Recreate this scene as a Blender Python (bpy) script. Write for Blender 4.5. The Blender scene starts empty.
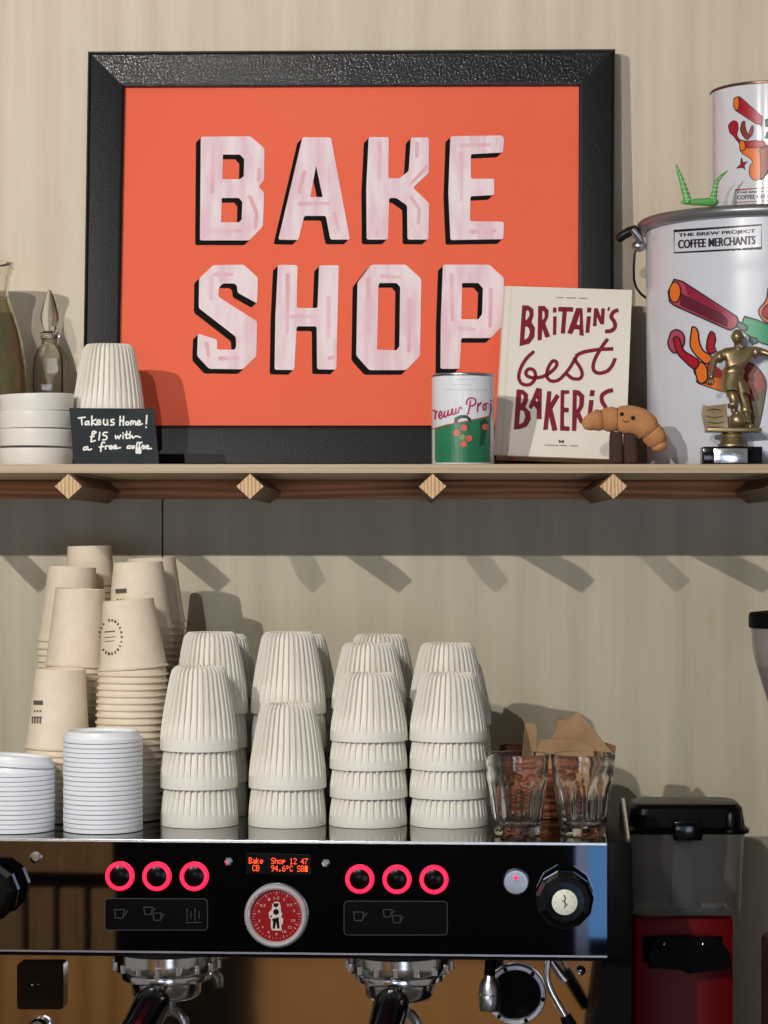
import bpy, bmesh, math, random
from mathutils import Vector, Matrix, Euler, geometry
random.seed(7)
PI = math.pi
SC = bpy.context.scene
COL = SC.collection

# ---------------------------------------------------------------- camera model (image 768 x 1024)
F, CX, CY, ZC, D0 = 2400.0, 420.0, 540.0, 1.70, 0.697
def SP(Y): return (Y + D0) / F        # metres per pixel at depth Y
def P(px, py, Y):
    return Vector(((px - CX) * SP(Y), Y, ZC - (py - CY) * SP(Y)))
def M_(px, Y):                       # pixel length -> metres at depth Y
    return px * SP(Y)

cam_d = bpy.data.cameras.new('camera')
cam = bpy.data.objects.new('camera', cam_d); COL.objects.link(cam)
cam.location = (0, -D0, ZC); cam.rotation_euler = (PI / 2, 0, 0)
cam_d.sensor_fit = 'VERTICAL'; cam_d.sensor_height = 24.0; cam_d.sensor_width = 18.0
cam_d.lens = F / 1024 * 24.0
cam_d.shift_x = -(CX - 384) / 1024.0
cam_d.shift_y = -(512 - CY) / 1024.0
cam_d.clip_start = 0.02
SC.camera = cam

# ---------------------------------------------------------------- materials
def lin(c):
    r = []
    for v in c[:3]:
        v /= 255.0
        r.append(v / 12.92 if v <= 0.04045 else ((v + 0.055) / 1.055) ** 2.4)
    return (*r, 1.0)
def mat(name, rgb, rough=0.5, metal=0.0, spec=0.5, trans=0.0, ior=1.45, emit=None, es=0.0, coat=0.0, bump=None, var=None):
    """bump=(scale, strength, stretch) ; var=(rgb2, scale, stretch, contrast_lo, contrast_hi)"""
    m = bpy.data.materials.new(name); m.use_nodes = True
    nt = m.node_tree; b = nt.nodes['Principled BSDF']
    b.inputs['Base Color'].default_value = lin(rgb)
    b.inputs['Roughness'].default_value = rough
    b.inputs['Metallic'].default_value = metal
    b.inputs['Specular IOR Level'].default_value = spec
    b.inputs['Transmission Weight'].default_value = trans
    b.inputs['IOR'].default_value = ior
    b.inputs['Coat Weight'].default_value = coat
    if emit:
        b.inputs['Emission Color'].default_value = lin(emit); b.inputs['Emission Strength'].default_value = es
    def coords(stretch):
        tc = nt.nodes.new('ShaderNodeTexCoord'); mp = nt.nodes.new('ShaderNodeMapping')
        mp.inputs['Scale'].default_value = stretch
        nt.links.new(tc.outputs['Object'], mp.inputs['Vector'])
        return mp.outputs['Vector']
    if var:
        rgb2, sc, st, lo, hi = var
        n = nt.nodes.new('ShaderNodeTexNoise'); n.inputs['Scale'].default_value = sc; n.inputs['Detail'].default_value = 5
        nt.links.new(coords(st), n.inputs['Vector'])
        r = nt.nodes.new('ShaderNodeValToRGB')
        r.color_ramp.elements[0].position = lo; r.color_ramp.elements[1].position = hi
        r.color_ramp.elements[0].color = lin(rgb); r.color_ramp.elements[1].color = lin(rgb2)
        nt.links.new(n.outputs['Fac'], r.inputs['Fac']); nt.links.new(r.outputs['Color'], b.inputs['Base Color'])
    if bump:
        sc, strength, st = bump
        n = nt.nodes.new('ShaderNodeTexNoise'); n.inputs['Scale'].default_value = sc; n.inputs['Detail'].default_value = 3
        nt.links.new(coords(st), n.inputs['Vector'])
        bp = nt.nodes.new('ShaderNodeBump'); bp.inputs['Strength'].default_value = strength; bp.inputs['Distance'].default_value = 0.002
        nt.links.new(n.outputs['Fac'], bp.inputs['Height']); nt.links.new(bp.outputs['Normal'], b.inputs['Normal'])
    return m
def wood(name, c1, c2, stretch, scale, rough=0.5, dist=1.5, wscale=3.0, mixf=0.5, axis='X', coat=0.0):
    """fine fibres + broad cathedral figure"""
    m = bpy.data.materials.new(name); m.use_nodes = True
    nt = m.node_tree; N = nt.nodes; L = nt.links; b = N['Principled BSDF']
    b.inputs['Roughness'].default_value = rough; b.inputs['Coat Weight'].default_value = coat
    tc = N.new('ShaderNodeTexCoord'); mp = N.new('ShaderNodeMapping'); mp.inputs['Scale'].default_value = stretch
    L.new(tc.outputs['Object'], mp.inputs['Vector'])
    n = N.new('ShaderNodeTexNoise'); n.inputs['Scale'].default_value = scale; n.inputs['Detail'].default_value = 8; n.inputs['Roughness'].default_value = 0.65
    L.new(mp.outputs['Vector'], n.inputs['Vector'])
    w = N.new('ShaderNodeTexWave'); w.wave_type = 'BANDS'; w.bands_direction = axis
    w.inputs['Scale'].default_value = wscale; w.inputs['Distortion'].default_value = dist * 6; w.inputs['Detail'].default_value = 2; w.inputs['Detail Scale'].default_value = 1.2
    L.new(mp.outputs['Vector'], w.inputs['Vector'])
    mx = N.new('ShaderNodeMath'); mx.operation = 'MULTIPLY_ADD'; mx.inputs[1].default_value = mixf
    L.new(w.outputs['Fac'], mx.inputs[0])
    m2 = N.new('ShaderNodeMath'); m2.operation = 'MULTIPLY'; m2.inputs[1].default_value = 1 - mixf
    L.new(n.outputs['Fac'], m2.inputs[0]); L.new(m2.outputs[0], mx.inputs[2])
    r = N.new('ShaderNodeValToRGB'); r.color_ramp.elements[0].position = 0.25; r.color_ramp.elements[1].position = 0.75
    r.color_ramp.elements[0].color = lin(c1); r.color_ramp.elements[1].color = lin(c2)
    L.new(mx.outputs[0], r.inputs['Fac']); L.new(r.outputs['Color'], b.inputs['Base Color'])
    return m

# ---------------------------------------------------------------- mesh builder
class MB:
    def __init__(s): s.v = []; s.f = []; s.flat = False
    def add(s, vs, fs):
        o = len(s.v); s.v += [Vector(p) for p in vs]; s.f += [tuple(i + o for i in f) for f in fs]; return s
    def box(s, x0, x1, y0, y1, z0, z1, b=0.0):
        if b <= 0:
            vs = [(x, y, z) for x in (x0, x1) for y in (y0, y1) for z in (z0, z1)]
            return s.add(vs, [(0, 1, 3, 2), (4, 6, 7, 5), (0, 4, 5, 1), (2, 3, 7, 6), (0, 2, 6, 4), (1, 5, 7, 3)])
        bm = bmesh.new()
        bmesh.ops.create_cube(bm, size=1.0)
        for v in bm.verts:
            v.co = Vector(((x0 + x1) / 2 + v.co.x * (x1 - x0), (y0 + y1) / 2 + v.co.y * (y1 - y0), (z0 + z1) / 2 + v.co.z * (z1 - z0)))
        bmesh.ops.bevel(bm, geom=bm.edges[:], offset=b, segments=2, profile=0.5, affect='EDGES')
        return s.bm(bm)
    def bm(s, bm):
        bm.verts.index_update()
        s.add([v.co.copy() for v in bm.verts], [tuple(v.index for v in f.verts) for f in bm.faces]); bm.free(); return s
    def ring(s, pts): 
        o = len(s.v); s.v += [Vector(p) for p in pts]; return list(range(o, o + len(pts)))
    def bridge(s, a, b, closed=True):
        n = len(a)
        for i in range(n if closed else n - 1):
            j = (i + 1) % n; s.f.append((a[i], a[j], b[j], b[i]))
    def lathe(s, prof, n=48, c=(0, 0, 0), rf=None, cap0=False, cap1=False, axis=None, a0=0.0):
        """prof: (r, z). rf(theta, k, r)->r. axis: Matrix applied"""
        rings = []
        for k, (r, z) in enumerate(prof):
            pts = []
            for i in range(n):
                t = a0 + 2 * PI * i / n; rr = rf(t, k, r) if rf else r
                p = Vector((rr * math.cos(t), rr * math.sin(t), z))
                if axis is not None: p = axis @ p
                pts.append(p + Vector(c))
            rings.append(s.ring(pts))
        for a, b in zip(rings, rings[1:]): s.bridge(a, b)
        if cap0: s.f.append(tuple(reversed(rings[0])))
        if cap1: s.f.append(tuple(rings[-1]))
        return s
    def tube(s, path, rad, n=12, caps=True, up=Vector((0, 0, 1)), sq=None):
        path = [Vector(p) for p in path]; m = len(path)
        if not isinstance(rad, (list, tuple)): rad = [rad] * m
        rings = []; prev = None
        for i in range(m):
            t = (path[min(i + 1, m - 1)] - path[max(i - 1, 0)]).normalized()
            if prev is None:
                a = t.cross(up)
                if a.length < 1e-3: a = t.cross(Vector((1, 0, 0)))
                a.normalize()
            else:
                a = prev - t * prev.dot(t); a.normalize()
            prev = a; b = t.cross(a)
            rings.append(s.ring([path[i] + (a * math.cos(2 * PI * k / n) + b * math.sin(2 * PI * k / n) * (sq or 1)) * rad[i] for k in range(n)]))
        for x, y in zip(rings, rings[1:]): s.bridge(x, y)
        if caps: s.f.append(tuple(reversed(rings[0]))); s.f.append(tuple(rings[-1]))
        return s
    def ball(s, c, r, n=16, m=10, sc=(1, 1, 1), R=None):
        prof = [(math.sin(PI * k / m), -math.cos(PI * k / m)) for k in range(m + 1)]
        prof[0] = (1e-4, -1); prof[-1] = (1e-4, 1)
        A = Matrix.Diagonal((r * sc[0], r * sc[1], r * sc[2]))
        if R is not None: A = R @ A
        return s.lathe(prof, n, c, axis=A, cap0=True, cap1=True)
    def prism(s, poly, d):                      # poly: list of Vectors, extruded by vector d
        n = len(poly); a = s.ring(poly); b = s.ring([Vector(p) + Vector(d) for p in poly])
        s.bridge(a, b); s.f.append(tuple(reversed(a))); s.f.append(tuple(b)); return s
    def xf(s, M): s.v = [M @ p for p in s.v]; return s

EMP = {}
def W(o): return EMP.get(o.name, Matrix.Identity(4)) if o else Matrix.Identity(4)
def make(name, mb, m, parent=None, ang=40, origin=None, world=True):
    """mb in WORLD coordinates (world=True); becomes child of parent"""
    me = bpy.data.meshes.new(name)
    if parent is not None and world:
        inv = W(parent).inverted(); vs = [inv @ p for p in mb.v]; mw = W(parent)
    else:
        o0 = Vector(origin) if origin is not None else Vector((0, 0, 0))
        vs = [p - o0 for p in mb.v]; mw = Matrix.Translation(o0)
    me.from_pydata([tuple(p) for p in vs], [], mb.f); me.update()
    bm = bmesh.new(); bm.from_mesh(me); bmesh.ops.recalc_face_normals(bm, faces=bm.faces[:]); bm.to_mesh(me); bm.free()
    if ang:
        me.polygons.foreach_set('use_smooth', [True] * len(me.polygons)); me.set_sharp_from_angle(angle=math.radians(ang))
    if m: me.materials.append(m)
    o = bpy.data.objects.new(name, me); COL.objects.link(o)
    if parent is not None: o.parent = parent; EMP[o.name] = mw if world else W(parent)
    else:
        if origin is not None: o.location = origin
        EMP[o.name] = mw
    return o
def tag(o, label, cat, group=None):
    o['label'] = label; o['category'] = cat
    if group: o['group'] = group
    return o
def struct(o): o['kind'] = 'structure'; return o
def empty(name, loc, rz=0.0):
    o = bpy.data.objects.new(name, None); COL.objects.link(o)
    o.location = loc; o.rotation_euler = (0, 0, rz); o.empty_display_size = 0.02
    EMP[o.name] = Matrix.Translation(Vector(loc)) @ Matrix.Rotation(rz, 4, 'Z')
    return o
def dup(o, loc, rot=(0, 0, 0), parent=None):
    c = o.copy(); COL.objects.link(c); c.parent = parent
    c.location = loc; c.rotation_euler = rot
    for k in ('label', 'group', 'category'):
        if k in c: del c[k]
    for ch in list(o.children):
        d = ch.copy(); COL.objects.link(d); d.parent = c
    return c

# ---------------------------------------------------------------- flat print on real surfaces
def plane_proj(p0, n):
    p0 = Vector(p0); n = Vector(n).normalized(); cc = Vector((0, -D0, ZC))
    def f(px, py, d=0.0):
        r = Vector(((px - CX) / F, 1.0, -(py - CY) / F)); t = (p0 + n * d - cc).dot(n) / r.dot(n)
        return cc + r * t
    return f
def quad_plane(a, b, c):
    n = (b - a).cross(c - a).normalized()
    if n.y > 0: n = -n
    return plane_proj(a, n), n
def cyl_proj(cx, cy, rz):
    """vertical round body, rz(z)->radius"""
    cy0 = cy; cy = cy + D0
    def f(px, py, d=0.0):
        dx = (px - CX) / F; dz = -(py - CY) / F; z = ZC + dz * (cy - 0.1)
        for _ in range(6):
            r = rz(z) + d
            A = dx * dx + 1; B = -2 * (dx * cx + cy); Cc = cx * cx + cy * cy - r * r
            D = max(B * B - 4 * A * Cc, 0.0); t = (-B - math.sqrt(D)) / (2 * A); z = ZC + dz * t
        return Vector((dx * t, t - D0, z))
    return f
def rounded(pts, r, n=4):
    out = []; m = len(pts)
    for i in range(m):
        a, b, c = (Vector(pts[i - 1]).to_2d(), Vector(pts[i]).to_2d(), Vector(pts[(i + 1) % m]).to_2d())
        k1 = min(r, (a - b).length * 0.45); k2 = min(r, (c - b).length * 0.45)
        p = b + (a - b).normalized() * k1; q = b + (c - b).normalized() * k2
        for k in range(n + 1):
            t = k / n; out.append(((1 - t) ** 2 * p + 2 * t * (1 - t) * b + t * t * q))
    return out
def circle(cx, cy, r, n=28, ry=None): return [Vector((cx + r * math.cos(2 * PI * i / n), cy + (ry or r) * math.sin(2 * PI * i / n))) for i in range(n)]
def smooth(pts, k=6):
    pts = [Vector(p).to_2d() for p in pts]; out = []
    for i in range(len(pts) - 1):
        p0 = pts[max(i - 1, 0)]; p1 = pts[i]; p2 = pts[i + 1]; p3 = pts[min(i + 2, len(pts) - 1)]
        for j in range(k):
            t = j / k
            out.append(0.5 * ((2 * p1) + (p2 - p0) * t + (2 * p0 - 5 * p1 + 4 * p2 - p3) * t * t + (3 * p1 - p0 - 3 * p2 + p3) * t ** 3))
    out.append(pts[-1]); return out
class Ink:
    """collects 2D shapes in picture pixels and lays them on a surface"""
    def __init__(s, proj, d=0.0004, sub=0): s.proj = proj; s.d = d; s.sub = sub; s.mb = MB(); s.k = 0
    def tri(s, vs, fs):
        s.k += 1; d = s.d + 6e-6 * s.k
        if s.sub:
            bm = bmesh.new(); bv = [bm.verts.new((p[0], p[1], 0)) for p in vs]
            for f in fs:
                try: bm.faces.new([bv[i] for i in f])
                except ValueError: pass
            for _ in range(4):
                es = [e for e in bm.edges if e.calc_length() > s.sub]
                if not es: break
                bmesh.ops.subdivide_edges(bm, edges=es, cuts=1); bmesh.ops.triangulate(bm, faces=bm.faces[:])
            bm.verts.index_update()
            vs = [v.co.copy() for v in bm.verts]; fs = [tuple(v.index for v in f.verts) for f in bm.faces]; bm.free()
        s.mb.add([s.proj(p[0], p[1], d) for p in vs], fs); return s
    def poly(s, outer, holes=(), r=0):
        loops = [[Vector((p[0], p[1], 0)) for p in (rounded(l, r) if r else l)] for l in [outer, *holes]]
        flat = [p for l in loops for p in l]
        return s.tri(flat, geometry.tessellate_polygon(loops))
    def stroke(s, pts, w, sm=0, caps=True, w2=None):
        p = smooth(pts, sm) if sm else [Vector(q).to_2d() for q in pts]
        m = len(p); vs = []; fs = []
        for i in range(m):
            t = (p[min(i + 1, m - 1)] - p[max(i - 1, 0)])
            t = t.normalized() if t.length > 1e-6 else Vector((1, 0))
            nn = Vector((-t.y, t.x)); h = w / 2
            if 0 < i < m - 1:
                t1 = (p[i] - p[i - 1]).normalized(); c = max(t1.dot(t), 0.55); h = w / 2 / c
            if w2 is not None: h *= 1 + (w2 / w - 1) * i / (m - 1)
            vs += [p[i] + nn * h, p[i] - nn * h]
        for i in range(m - 1): fs.append((2 * i, 2 * i + 1, 2 * i + 3, 2 * i + 2))
        if caps:
            for e, q in ((0, 1), (m - 1, m - 2)):
                t = (p[e] - p[q]).normalized(); nn = Vector((-t.y, t.x)); o = len(vs); K = 5; h = (vs[2 * e] - p[e]).length
                vs.append(p[e].copy())
                for k in range(K + 1):
                    a = -PI / 2 + PI * k / K; vs.append(p[e] + (t * math.cos(a) + nn * math.sin(a)) * h)
                fs += [(o, o + 1 + k, o + 2 + k) for k in range(K)]
        return s.tri(vs, fs)
    def text(s, txt, x0, y0, x1, y1, x0b=None, bold=0.0, slope=0.0, shear=0.0):
        """text fitted to the box x0..x1, y0(top)..y1(bottom)"""
        cu = bpy.data.curves.new('t', 'FONT'); cu.body = txt; cu.resolution_u = 3; cu.offset = bold; cu.shear = shear
        ob = bpy.data.objects.new('t', cu); COL.objects.link(ob)
        dg = bpy.context.evaluated_depsgraph_get(); me = bpy.data.meshes.new_from_object(ob.evaluated_get(dg))
        vs = [v.co.copy() for v in me.vertices]; fs = [tuple(p.vertices) for p in me.polygons]
        bpy.data.objects.remove(ob); bpy.data.curves.remove(cu); bpy.data.meshes.remove(me)
        if not vs: return s
        ax, bx = min(v.x for v in vs), max(v.x for v in vs); ay, by = min(v.y for v in vs), max(v.y for v in vs)
        q = []
        for v in vs:
            X = x0 + (v.x - ax) / (bx - ax) * (x1 - x0); q.append(Vector((X, y1 - (v.y - ay) / max(by - ay, 1e-6) * (y1 - y0) + slope * (X - x0))))
        return s.tri(q, fs)
    def done(s, name, m, parent): return make(name, s.mb, m, parent, ang=0)
def crop(ox, oy, sc):                 # a magnified view's coordinates -> picture pixels
    return lambda pts: [Vector((ox + x / sc, oy + y / sc)) for x, y in pts]
ORD = ['top', 'second', 'third', 'fourth', 'fifth', 'sixth', 'seventh', 'eighth', 'ninth', 'tenth', 'eleventh', 'twelfth', 'thirteenth', 'fourteenth', 'fifteenth', 'sixteenth',
       'seventeenth', 'eighteenth', 'nineteenth', 'twentieth', 'twenty-first', 'twenty-second', 'twenty-third', 'twenty-fourth', 'twenty-fifth', 'twenty-sixth', 'twenty-seventh', 'twenty-eighth', 'twenty-ninth', 'thirtieth', 'thirty-first', 'thirty-second', 'thirty-third', 'thirty-fourth', 'thirty-fifth', 'thirty-sixth', 'thirty-seventh', 'thirty-eighth', 'thirty-ninth', 'fortieth']
# ---------------------------------------------------------------- light levels
WORLD_C, WORLD_S = (1.0, 0.94, 0.86), 0.18
LA, LB, LC, WINDOW_E, EXPO = 185.0, 88.0, 220.0, 5.0, 0.10
# ================================================================ materials
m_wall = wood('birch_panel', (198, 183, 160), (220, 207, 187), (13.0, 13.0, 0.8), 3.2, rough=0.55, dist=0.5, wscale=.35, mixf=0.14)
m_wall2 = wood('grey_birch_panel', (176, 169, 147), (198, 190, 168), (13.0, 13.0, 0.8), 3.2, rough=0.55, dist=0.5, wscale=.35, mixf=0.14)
m_ply = wood('birch_plywood', (138, 112, 84), (226, 206, 174), (1.2, 4.0, 420.0), 1.1, rough=0.6, dist=0.4, wscale=0.8, mixf=0.4, axis='Z')
m_pine = wood('stained_pine', (150, 96, 60), (222, 156, 106), (3.0, 8.0, 60.0), 2.0, rough=0.6, dist=1.6, wscale=0.5, mixf=0.35, axis='Z')
m_peg = wood('peg_pine', (176, 136, 92), (222, 190, 146), (60.0, 4.0, 14.0), 2.0, rough=0.6, dist=0.5, wscale=1.2, mixf=0.5, axis='X')
m_pegs = wood('brown_peg', (96, 66, 44), (134, 98, 68), (30.0, 2.0, 14.0), 2.0, rough=0.6)  # peg sides, a darker brown than the cut ends
m_dark = mat('dark_gap', (30, 26, 22), 0.8)
m_floor = mat('concrete_floor', (96, 92, 88), 0.6, var=((120, 116, 110), 6.0, (1, 1, 1), 0.35, 0.7))
m_black = mat('black_paint', (14, 14, 16), 0.35)
m_counterwood = wood('counter_oak', (150, 112, 72), (186, 146, 98), (9.0, 9.0, 0.9), 4.0, rough=0.5, mixf=0.3)
m_steeltop = mat('counter_steel', (150, 150, 152), 0.3, 0.9)

YW = 2.43
# wall of tall birch panels with a narrow dark joint between them
xj = (162.5 - CX) * SP(YW)
bk = struct(make('wall_back', MB().box(-2.6, 2.6, YW + 0.02, YW + 0.10, 0, 3.1), m_dark))
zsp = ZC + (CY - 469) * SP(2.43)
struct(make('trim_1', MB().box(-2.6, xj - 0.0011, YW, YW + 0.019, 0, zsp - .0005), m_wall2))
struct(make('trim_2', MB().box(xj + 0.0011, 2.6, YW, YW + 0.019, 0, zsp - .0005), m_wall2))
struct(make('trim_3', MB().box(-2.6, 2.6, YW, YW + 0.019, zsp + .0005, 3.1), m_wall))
struct(make('floor', MB().box(-3.2, 3.2, -5.2, YW + 0.1, -0.06, 0), m_floor))
# rear of the shop, seen only in reflections: dark wall with a street window
m_rear = mat('rear_plaster', (70, 66, 62), 0.8)
rw = MB(); yr = -4.6
rw.box(-3.2, -1.9, yr - 0.1, yr, 0, 3.9); rw.box(1.9, 3.2, yr - 0.1, yr, 0, 3.9); rw.box(-1.9, 1.9, yr - 0.1, yr, 1.9, 3.9); rw.box(-1.9, 1.9, yr - 0.1, yr, 0, 0.12)
struct(make('wall_rear', rw, m_rear))
wf = MB()
for x in (-1.9, -0.66, 0.58, 1.82): wf.box(x, x + 0.08, yr - 0.09, yr - 0.01, 0.12, 1.9)
wf.box(-1.82, 1.82, yr - 0.09, yr - 0.01, 0.12, 0.2); wf.box(-1.82, 1.82, yr - 0.09, yr - 0.01, 1.82, 1.9)
wnd = struct(make('window_1', wf, m_black))
m_day = mat('daylight_glass', (200, 215, 235), 0.1, emit=(228, 234, 255), es=WINDOW_E)
for x0, x1 in ((-1.82, -0.66), (0.66, 1.82)): make('pane', MB().box(x0, x1, yr - 0.06, yr - 0.05, 0.2, 1.82), m_day, wnd)
make('pane', MB().box(-0.58, 0.58, yr - 0.06, yr - 0.05, 0.2, 1.82), mat('street_glass', (150, 180, 210), 0.1, emit=(110, 168, 222), es=1.5), wnd)

# ================================================================ work counter under the machine
ZK = 0.88
ct = empty('work_counter', (0, 2.1, 0))
make('worktop', MB().box(-1.6, 1.6, 1.72, YW - 0.002, ZK - 0.04, ZK, 0.004), m_steeltop, ct)
make('cabinet', MB().box(-1.58, 1.58, 1.78, YW - 0.004, 0.0, ZK - 0.0405), m_counterwood, ct)
tag(ct, 'work counter with steel top carrying the espresso machine', 'counter')
# service counter behind the photographer (mirrored in the machine front)
sv = empty('service_counter', (-1.0, -1.5, 0))
make('worktop', MB().box(-2.6, 0.01, -1.9, -1.19, 1.06, 1.10, 0.004), m_counterwood, sv)
make('cabinet', MB().box(-2.6, -1.112, -1.85, -1.24, 0, 1.059), m_black, sv)
make('dark_cabinet', MB().box(-1.111, 0.0, -1.85, -1.22, 0.0, 1.059), m_black, sv)
sl = MB()
for i in range(19): sl.box(-2.55 + i * 0.077, -2.55 + i * 0.077 + 0.058, -1.239, -1.215, 0.02, 0.86)
sl.box(-2.56, -1.113, -1.239, -1.215, 0.90, 1.058)
make('slat_panel', sl, m_counterwood, sv)
lw = MB().box(-0.80, -0.002, -1.219, -1.205, 0.02, 0.66).box(0.001, 0.42, -1.60, -1.205, 0.0, 0.66)
make('kick_board', lw, m_counterwood, sv)
tag(sv, 'oak slatted service counter across the aisle, mirrored in the machine front', 'counter')

# ================================================================ shelf
YF = 2.09; ZS = ZC + (CY - 464) * SP(YF); ZB = ZC + (CY - 473.2) * SP(YF)
sh = empty('wall_shelf', (0, YW, ZS))
make('board', MB().box(-1.15, 0.95, YF, YW - 0.001, ZB, ZS, 0.0008), m_ply, sh)
zr0 = ZC + (CY - 498.5) * SP(2.405)
make('rail', MB().box(-1.12, 0.92, 2.405, YW - 0.001, zr0, ZB - 0.0003, 0.001), m_pine, sh)
for px in (-110, 68.5, 250, 432.5, 613.5, 789):
    YP = 2.05; c = P(px, 486.4, YP); hx = M_(13.6, YP); hz = M_(12.6, YP)
    g = MB(); n = 4
    pts = [Vector((c.x + hx * math.cos(k * PI / 2 + PI / 2), YP, c.z + hz * math.sin(k * PI / 2 + PI / 2))) for k in range(4)]
    pts = [p for p in pts]
    g.prism(pts, (0, 2.404 - YP, 0))
    o = make('peg', g, m_pegs, sh, ang=20)
    e = MB().prism([p + Vector((0, -.0009, 0)) for p in pts], (0, .0008, 0)); make('end_grain', e, m_peg, o, ang=20)
tag(sh, 'plywood shelf on a dark pine rail with square wooden pegs', 'shelf')
# ================================================================ framed sign
m_frame = mat('frame_gloss_black', (17, 19, 21), 0.34, spec=.14, bump=(420, 0.10, (1, 1, 1)))
m_frame2 = m_frame.copy(); m_frame2.name = 'frame_gloss_brushed'; _n = m_frame2.node_tree; _b = _n.nodes['Principled BSDF']; _t = _n.nodes.new('ShaderNodeTexCoord'); _q = _n.nodes.new('ShaderNodeTexNoise'); _q.inputs['Scale'].default_value = 330; _u = _n.nodes.new('ShaderNodeBump'); _u.inputs['Strength'].default_value = .5; _u.inputs['Distance'].default_value = .002
_n.links.new(_t.outputs['Object'], _q.inputs['Vector']); _n.links.new(_q.outputs['Fac'], _u.inputs['Height']); _n.links.new(_u.outputs['Normal'], _b.inputs['Coat Normal']); _b.inputs['Coat Weight'].default_value = .5; _b.inputs['Coat Roughness'].default_value = .12
m_orange = mat('poster_coral', (244, 113, 84), 0.7, spec=.15, var=((238, 105, 76), 3.0, (1, 1, 1), 0.35, 0.7))
m_letter = mat('letter_paint', (232, 200, 210), 0.65, spec=.2, var=((242, 226, 230), 42.0, (1.5, 1, 0.35), 0.38, 0.62))
m_streak = mat('streak_paint', (230, 176, 186), 0.65, spec=.2, var=((238, 206, 214), 40.0, (1, 1, 0.4), 0.35, 0.65))
m_ink = mat('black_ink', (20, 18, 18), 0.7, spec=.1)
fr = empty('framed_sign', (P(350, 462, 2.38).x, 2.385, ZS))
Yb, Yt = 2.352, 2.385
TL, TR, BL, BR = P(88, 51.5, Yt), P(615.3, 49, Yt), P(82, 467, Yb), P(613.5, 467, Yb)
fpl, fn = quad_plane(BL, BR, TL)
o4 = [(88, 51.5), (615.3, 49), (613.2, 467), (81.8, 467)]
i4 = [(124.5, 87), (579, 85.5), (577.5, 425.5), (118, 425.5)]
def lerp2(a, b, t): return (a[0] + (b[0] - a[0]) * t, a[1] + (b[1] - a[1]) * t)
mb = MB()
prof = [(0.0, -0.022), (0.0, -0.004), (0.035, 0.0), (0.10, 0.0015), (0.90, 0.000), (0.97, -0.0008), (1.0, -0.003), (1.0, -0.014)]
for k in range(4):                       # four mitred rails
    mb = MB(); j = (k + 1) % 4; dz_ = (lambda t: -.004 * (1 - t)) if k == 0 else (lambda t: 0.0)
    ra_ = mb.ring([fpl(*lerp2(o4[k], i4[k], t), d) for t, d in prof]); rb_ = mb.ring([fpl(*lerp2(o4[j], i4[j], t), d) for t, d in prof])
    mb.bridge(ra_, rb_); mb.f.append(tuple(ra_)); mb.f.append(tuple(rb_))
    make('frame_rail', mb, m_frame2 if k == 0 else m_frame, fr, ang=12)
mb = MB(); mb.prism([fpl(*q, -0.0085) for q in [(120, 82), (583, 81), (582, 430), (113, 430)]], fn * -0.004)
make('poster_board', mb, m_orange, fr, ang=20)
pf = lambda x, y, d=0.0: fpl(x, y, d - 0.0084)
A = crop(190, 130, 4.8); B = crop(350, 130, 4.8); C = crop(180, 258, 4.8); D = crop(340, 258, 4.8)
LET = []
LET.append((A([(52, 32), (290, 30), (357, 88), (356, 240), (328, 272), (355, 298), (350, 462), (285, 530), (48, 530)]),
            [A([(158, 118), (240, 118), (260, 140), (258, 222), (240, 236), (155, 236)]), A([(152, 326), (235, 326), (251, 345), (248, 430), (235, 443), (149, 443)])]))
LET.append((A([(540, 34), (676, 36), (768, 526), (674, 526), (652, 412), (548, 412), (520, 528), (424, 526)]), [A([(605, 172), (637, 322), (577, 322)])]))
LET.append((B([(90, 34), (186, 34), (184, 232), (240, 232), (282, 196), (292, 36), (379, 36), (378, 206), (302, 276), (380, 352), (376, 526), (276, 526), (274, 362), (222, 326), (188, 326), (182, 526), (80, 526), (78, 280)]), []))
LET.append((B([(482, 30), (728, 26), (740, 40), (734, 108), (580, 116), (580, 234), (692, 234), (692, 312), (578, 318), (576, 438), (738, 440), (736, 524), (482, 528), (472, 300)]), []))
LET.append((C([(160, 34), (306, 32), (374, 94), (370, 218), (276, 166), (274, 134), (262, 122), (205, 122), (186, 144), (184, 186), (370, 305), (366, 472), (302, 534), (140, 532), (82, 470), (86, 362), (178, 392), (178, 440), (264, 440), (270, 424), (268, 378), (90, 240), (92, 98)]), []))
LET.append((C([(470, 32), (564, 34), (560, 240), (660, 240), (668, 36), (762, 34), (750, 536), (658, 534), (656, 328), (560, 328), (548, 538), (454, 536), (458, 280)]), []))
LET.append((D([(150, 32), (316, 32), (390, 100), (384, 470), (318, 538), (140, 538), (78, 468), (84, 118)]), [D([(188, 120), (272, 120), (289, 140), (285, 424), (270, 443), (178, 440), (184, 140)])]))
LET.append((D([(494, 32), (716, 32), (786, 94), (784, 320), (724, 384), (582, 384), (574, 532), (482, 532), (484, 300)]), [D([(586, 120), (664, 120), (686, 145), (682, 270), (664, 294), (582, 294)])]))
dx, dy = -4.9, 4.7
STK = []
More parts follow.
